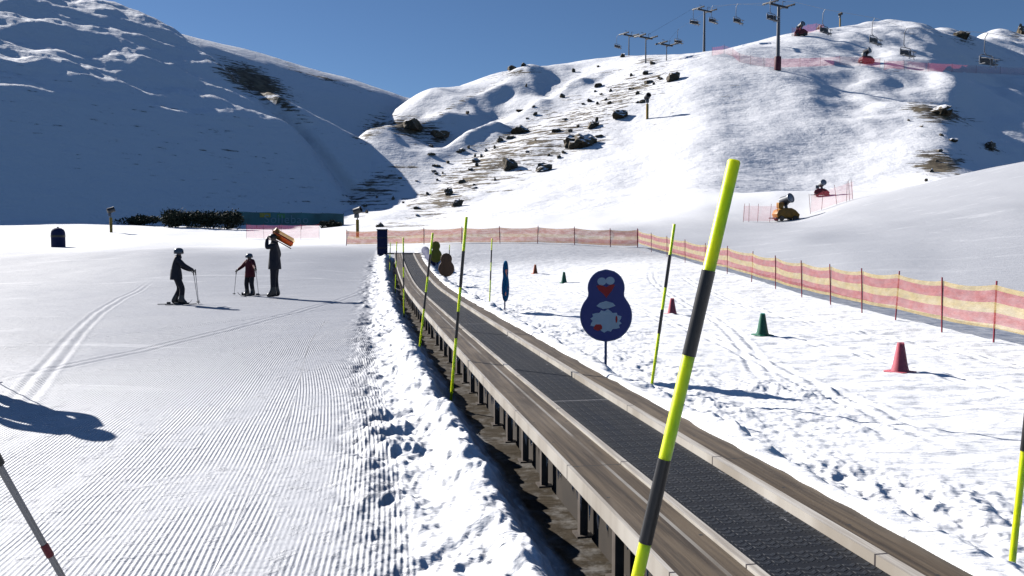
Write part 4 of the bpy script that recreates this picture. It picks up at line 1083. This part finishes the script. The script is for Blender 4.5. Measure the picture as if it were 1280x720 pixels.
def ski(o, foot, L_, m, label, yaw=0.):
    f = wpt(o, foot); z0 = hz(f.x, f.y)
    root = empty('ski', (f.x, f.y, z0 + .012), o.rotation_euler[2] + yaw, label, 'ski', 'skis worn by the children')
    b = MB(); w = .04; ys = [(-.46, .85, .0), (-.3, .8, 0), (0, .75, .0), (.3, .85, 0), (.43, 1.0, .012), (.49, .7, .05), (.52, .25, .085)]
    vs = []
    for f_, ww, zz_ in ys:
        for sx in (-1, 1):
            for dz in (0, .014): vs.append((sx * w * ww, f_ * L_, zz_ * 1.2 + dz))
    fs = []
    for i in range(len(ys) - 1):
        a = i * 4; c = a + 4
        fs += [(a, a + 2, c + 2, c), (a + 1, c + 1, c + 3, a + 3), (a, c, c + 1, a + 1), (a + 2, a + 3, c + 3, c + 2)]
    fs += [(0, 1, 3, 2), (len(vs) - 4, len(vs) - 2, len(vs) - 1, len(vs) - 3)]
    b.add(vs, fs); b.build('board', m, root)
    b = MB(); b.box((0, .14, .03), (.06, .08, .035)); b.build('toe_binding', M['dark'], root, bevel=.006)
    b = MB(); b.box((0, -.12, .035), (.06, .09, .045)); b.build('heel_binding', M['dark'], root, bevel=.006)
def ski_pole(hand, tip, label, group='ski poles held by the skiers', m=None, rad=.008):
    hand = Vector(hand); tip = Vector(tip); d_ = hand - tip; L_ = d_.length
    root = empty('ski_pole', tip, 0, label, 'ski pole', group); root.rotation_mode = 'QUATERNION'; root.rotation_quaternion = Vector((0, 0, 1)).rotation_difference(d_)
    b = MB(); b.tube([(0, 0, 0), (0, 0, .03), (0, 0, L_ - .1)], [.003, rad * .8, rad], 10); b.build('shaft', m or M['pole'], root)
    b = MB(); b.tube([(0, 0, L_ - .11), (0, 0, L_ - .02), (0, 0, L_ + .02), (0, 0, L_ + .035)], [rad * 1.7, rad * 1.9, rad * 2.2, rad * 1.5], 10); b.build('grip', M['black'], root)
    b = MB(); b.lathe([(.012, .05), (.045, .055), (.047, .062), (.012, .075)], 14); b.build('basket', M['black'], root)
    return root
# skier at left: side-on, arm stretched out to the right on a pole
D = M['jacket']
l1 = gpt(221, 21.0)
J = dict(elR=(.22, .24, 1.22), wrR=(.22, .46, 1.10), haR=(.22, .53, 1.07), elL=(-.24, .16, 1.16), wrL=(-.20, .38, 1.06), haL=(-.19, .45, 1.04), kneeL=(-.12, .10, .50), ankL=(-.13, -.09, .12), toeL=(-.14, .09, .06), heelL=(-.13, -.16, .06),
         kneeR=(.12, .18, .51), ankR=(.13, .14, .12), toeR=(.14, .31, .06), heelR=(.13, .07, .06), chest=(0, .05, 1.30), neck0=(0, .07, 1.46), neck1=(0, .085, 1.53), head=(0, .10, 1.60), crown=(0, .09, 1.69), shL=(-.17, .05, 1.42), shR=(.17, .05, 1.42))
o1, q1 = person(l1, R(-72), 1.40, J, [D, M['trouser'], M['boot'], M['black']], 'person in dark ski clothes and grey helmet leaning on poles, leftmost of the three', 1.08, M['helmet'])
ski(o1, q1['ankL'], .82, M['dark'], 'dark ski under the rear foot of the leftmost skier')
ski(o1, q1['ankR'], .82, M['dark'], 'dark ski under the front foot of the leftmost skier')
for nm, lab, dx in (('haR', 'ski pole in the near hand of the leftmost skier', .06), ('haL', 'ski pole in the far hand of the leftmost skier', .10)):
    h = wpt(o1, q1[nm] + Vector((0, .03, -.01))); ski_pole(h, (h.x + dx, h.y + .02, hz(h.x + dx, h.y)), lab)
# small child in a dark red jacket
l2 = gpt(313, 24.6)
J = dict(elL=(-.36, .10, 1.24), wrL=(-.55, .22, 1.14), haL=(-.61, .26, 1.12), elR=(.36, .06, 1.22), wrR=(.42, .26, 1.08), haR=(.43, .33, 1.05),
         kneeL=(-.15, .07, .5), kneeR=(.15, .07, .5), ankL=(-.17, .0, .12), ankR=(.17, 0, .12), toeL=(-.19, .17, .06), toeR=(.19, .17, .06), heelL=(-.17, -.07, .06), heelR=(.17, -.07, .06))
o2, q2 = person(l2, R(150), 1.22, J, [M['jacketred'], M['trouser'], M['boot'], M['black']], 'small child in dark red jacket on skis with arms spread, middle of the three', 1.18, M['helmet'])
ski(o2, q2['ankL'], .85, M['dark'], 'short ski under the right-hand foot of the small child', R(-28))
ski(o2, q2['ankR'], .85, M['dark'], 'short ski under the left-hand foot of the small child', R(28))
for nm, lab, dx in (('haR', 'ski pole in the left-hand mitten of the small child', -.10), ('haL', 'ski pole in the right-hand mitten of the small child', .06)):
    h = wpt(o2, q2[nm]); ski_pole(h, (h.x + dx, h.y + .05, hz(h.x + dx, h.y)), lab)
# adult carrying an orange sled on the shoulder
l3 = gpt(344, 23.6)
J = dict(elR=(.24, -.08, 1.16), wrR=(.22, .02, .92), haR=(.21, .05, .86), elL=(-.26, .16, 1.36), wrL=(-.15, .16, 1.58), haL=(-.12, .13, 1.64), kneeL=(-.09, .03, .5), kneeR=(.09, .01, .5), ankL=(-.10, .03, .12), ankR=(.10, -.03, .12),
         toeL=(-.10, .21, .06), heelL=(-.10, -.04, .06), toeR=(.11, .15, .06), heelR=(.10, -.1, .06))
o3, q3 = person(l3, R(95), 1.80, J, [D, M['trouser'], M['boot'], M['black']], 'tall person in black standing side-on with an orange sled over the shoulder', 1.02)
sl = empty('sled', wpt(o3, Vector((-.03, -.20, 1.66))), o3.rotation_euler[2], 'orange plastic sled carried on the shoulder of the tall person', 'sled')
sl.rotation_mode = 'YXZ'; sl.rotation_euler = (R(30), R(48), o3.rotation_euler[2])
b = MB()
outl = []
for k_ in range(15):
    f_ = k_ / 14; yy = -.36 + f_ * .66
    outl.append((yy, .13 * min(1, (1 - abs(2 * f_ - 1) ** 4) ** .5 + .28), .05 * max(0, f_ - .75) * 6))
vs = []
for yy, ww, lift in outl:
    for sx, zz_ in ((-1, .10), (-.9, .0), (-.3, -.02), (.3, -.02), (.9, .0), (1, .10)): vs.append((sx * ww, yy, zz_ + lift))
for yy, ww, lift in outl:
    for sx, zz_ in ((-1, .085), (-.88, -.016), (-.3, -.036), (.3, -.036), (.88, -.016), (1, .085)): vs.append((sx * ww * 1.03, yy, zz_ + lift))
n = len(outl); fs = []
for i in range(n - 1):
    for j in range(5):
        a = i * 6 + j; fs.append((a, a + 1, a + 7, a + 6)); fs.append((n * 6 + a + 6, n * 6 + a + 7, n * 6 + a + 1, n * 6 + a))
    for j in (0, 5):
        a = i * 6 + j; fs.append((a, a + 6, n * 6 + a + 6, n * 6 + a))
for i in (0, n - 1):
    for j in range(5): a = i * 6 + j; fs.append((a, a + 1, n * 6 + a + 1, n * 6 + a))
b.add(vs, fs); b.build('shell', M['orange'], sl)
b = MB(); b.tube([(-.09, .26, .12), (0, .36, .12), (.09, .26, .12)], .010, 8); b.build('rope', M['black'], sl)
for sx in (-.13, .13):
    b = MB(); b.tube([(sx, -.36, -.045), (sx, .2, -.045)], .014, 8); b.build('runner', M['red'], sl)
# person just left of the picture whose shadow falls into it
l4 = Vector((-5.75, 8.85, 0)); l4.z = hz(l4.x, l4.y)
J = dict(elL=(-.27, .06, 1.18), wrL=(-.22, .30, 1.12), haL=(-.21, .36, 1.1), elR=(.30, .02, 1.20), wrR=(.24, .26, 1.16), haR=(.23, .32, 1.15))
o4, q4 = person(l4, R(60), 1.78, J, [D, M['trouser'], M['boot'], M['black']], 'person in black ski clothes standing just outside the left border', 1.15, M['helmet'])
h = wpt(o4, q4['haR']); ski_pole(h, (h.x + .1, h.y + .3, hz(h.x + .1, h.y + .3)), 'ski pole of the person outside the left border')
# ski pole planted at the lower left corner
pr = ski_pole((-1.33, 2.1, 1.13), (-1.02, 2.5, hz(-1.02, 2.5) - .03), 'grey and red ski pole slanting across the lower left corner', 'ski poles held by the skiers', rad=.009)
for a, c in ((.30, .335), (.72, .75), (.86, .90)):
    b = MB(); b.tube([(0, 0, a), (0, 0, c)], .0102, 10); b.build('band', M['red'], pr)

# ------------------------------------------------------------------ light
SUN_AZ = math.atan2(-.77, .64); SUN_EL = R(29)          # bearing from +Y (clockwise positive)
w = bpy.data.worlds.new('World'); scene.world = w; w.use_nodes = True; nt = w.node_tree
sky = nt.nodes.new('ShaderNodeTexSky'); sky.sky_type = 'NISHITA'; sky.sun_disc = False
sky.sun_elevation = SUN_EL; sky.sun_rotation = SUN_AZ % (2 * math.pi); sky.altitude = 2200; sky.air_density = 1.0; sky.dust_density = .25; sky.ozone_density = 6.0
bg = nt.nodes['Background']; nt.links.new(sky.outputs['Color'], bg.inputs['Color']); bg.inputs['Strength'].default_value = .05
sd = bpy.data.lights.new('sun', 'SUN'); sd.energy = 5.0; sd.angle = R(.5); sd.color = (1., .955, .90)
so = bpy.data.objects.new('sun', sd); COL.objects.link(so)
sdir = Vector((math.sin(SUN_AZ) * math.cos(SUN_EL), math.cos(SUN_AZ) * math.cos(SUN_EL), math.sin(SUN_EL)))
so.rotation_mode = 'QUATERNION'; so.rotation_quaternion = sdir.to_track_quat('Z', 'Y'); so.location = (0, 0, 60)
scene.view_settings.view_transform = 'Standard'; scene.view_settings.look = 'None'; scene.view_settings.gamma = 1; scene.view_settings.exposure = .64
scene.view_settings.use_curve_mapping = False
scene.cycles.max_bounces = 6; scene.cycles.diffuse_bounces = 0; scene.cycles.transparent_max_bounces = 12
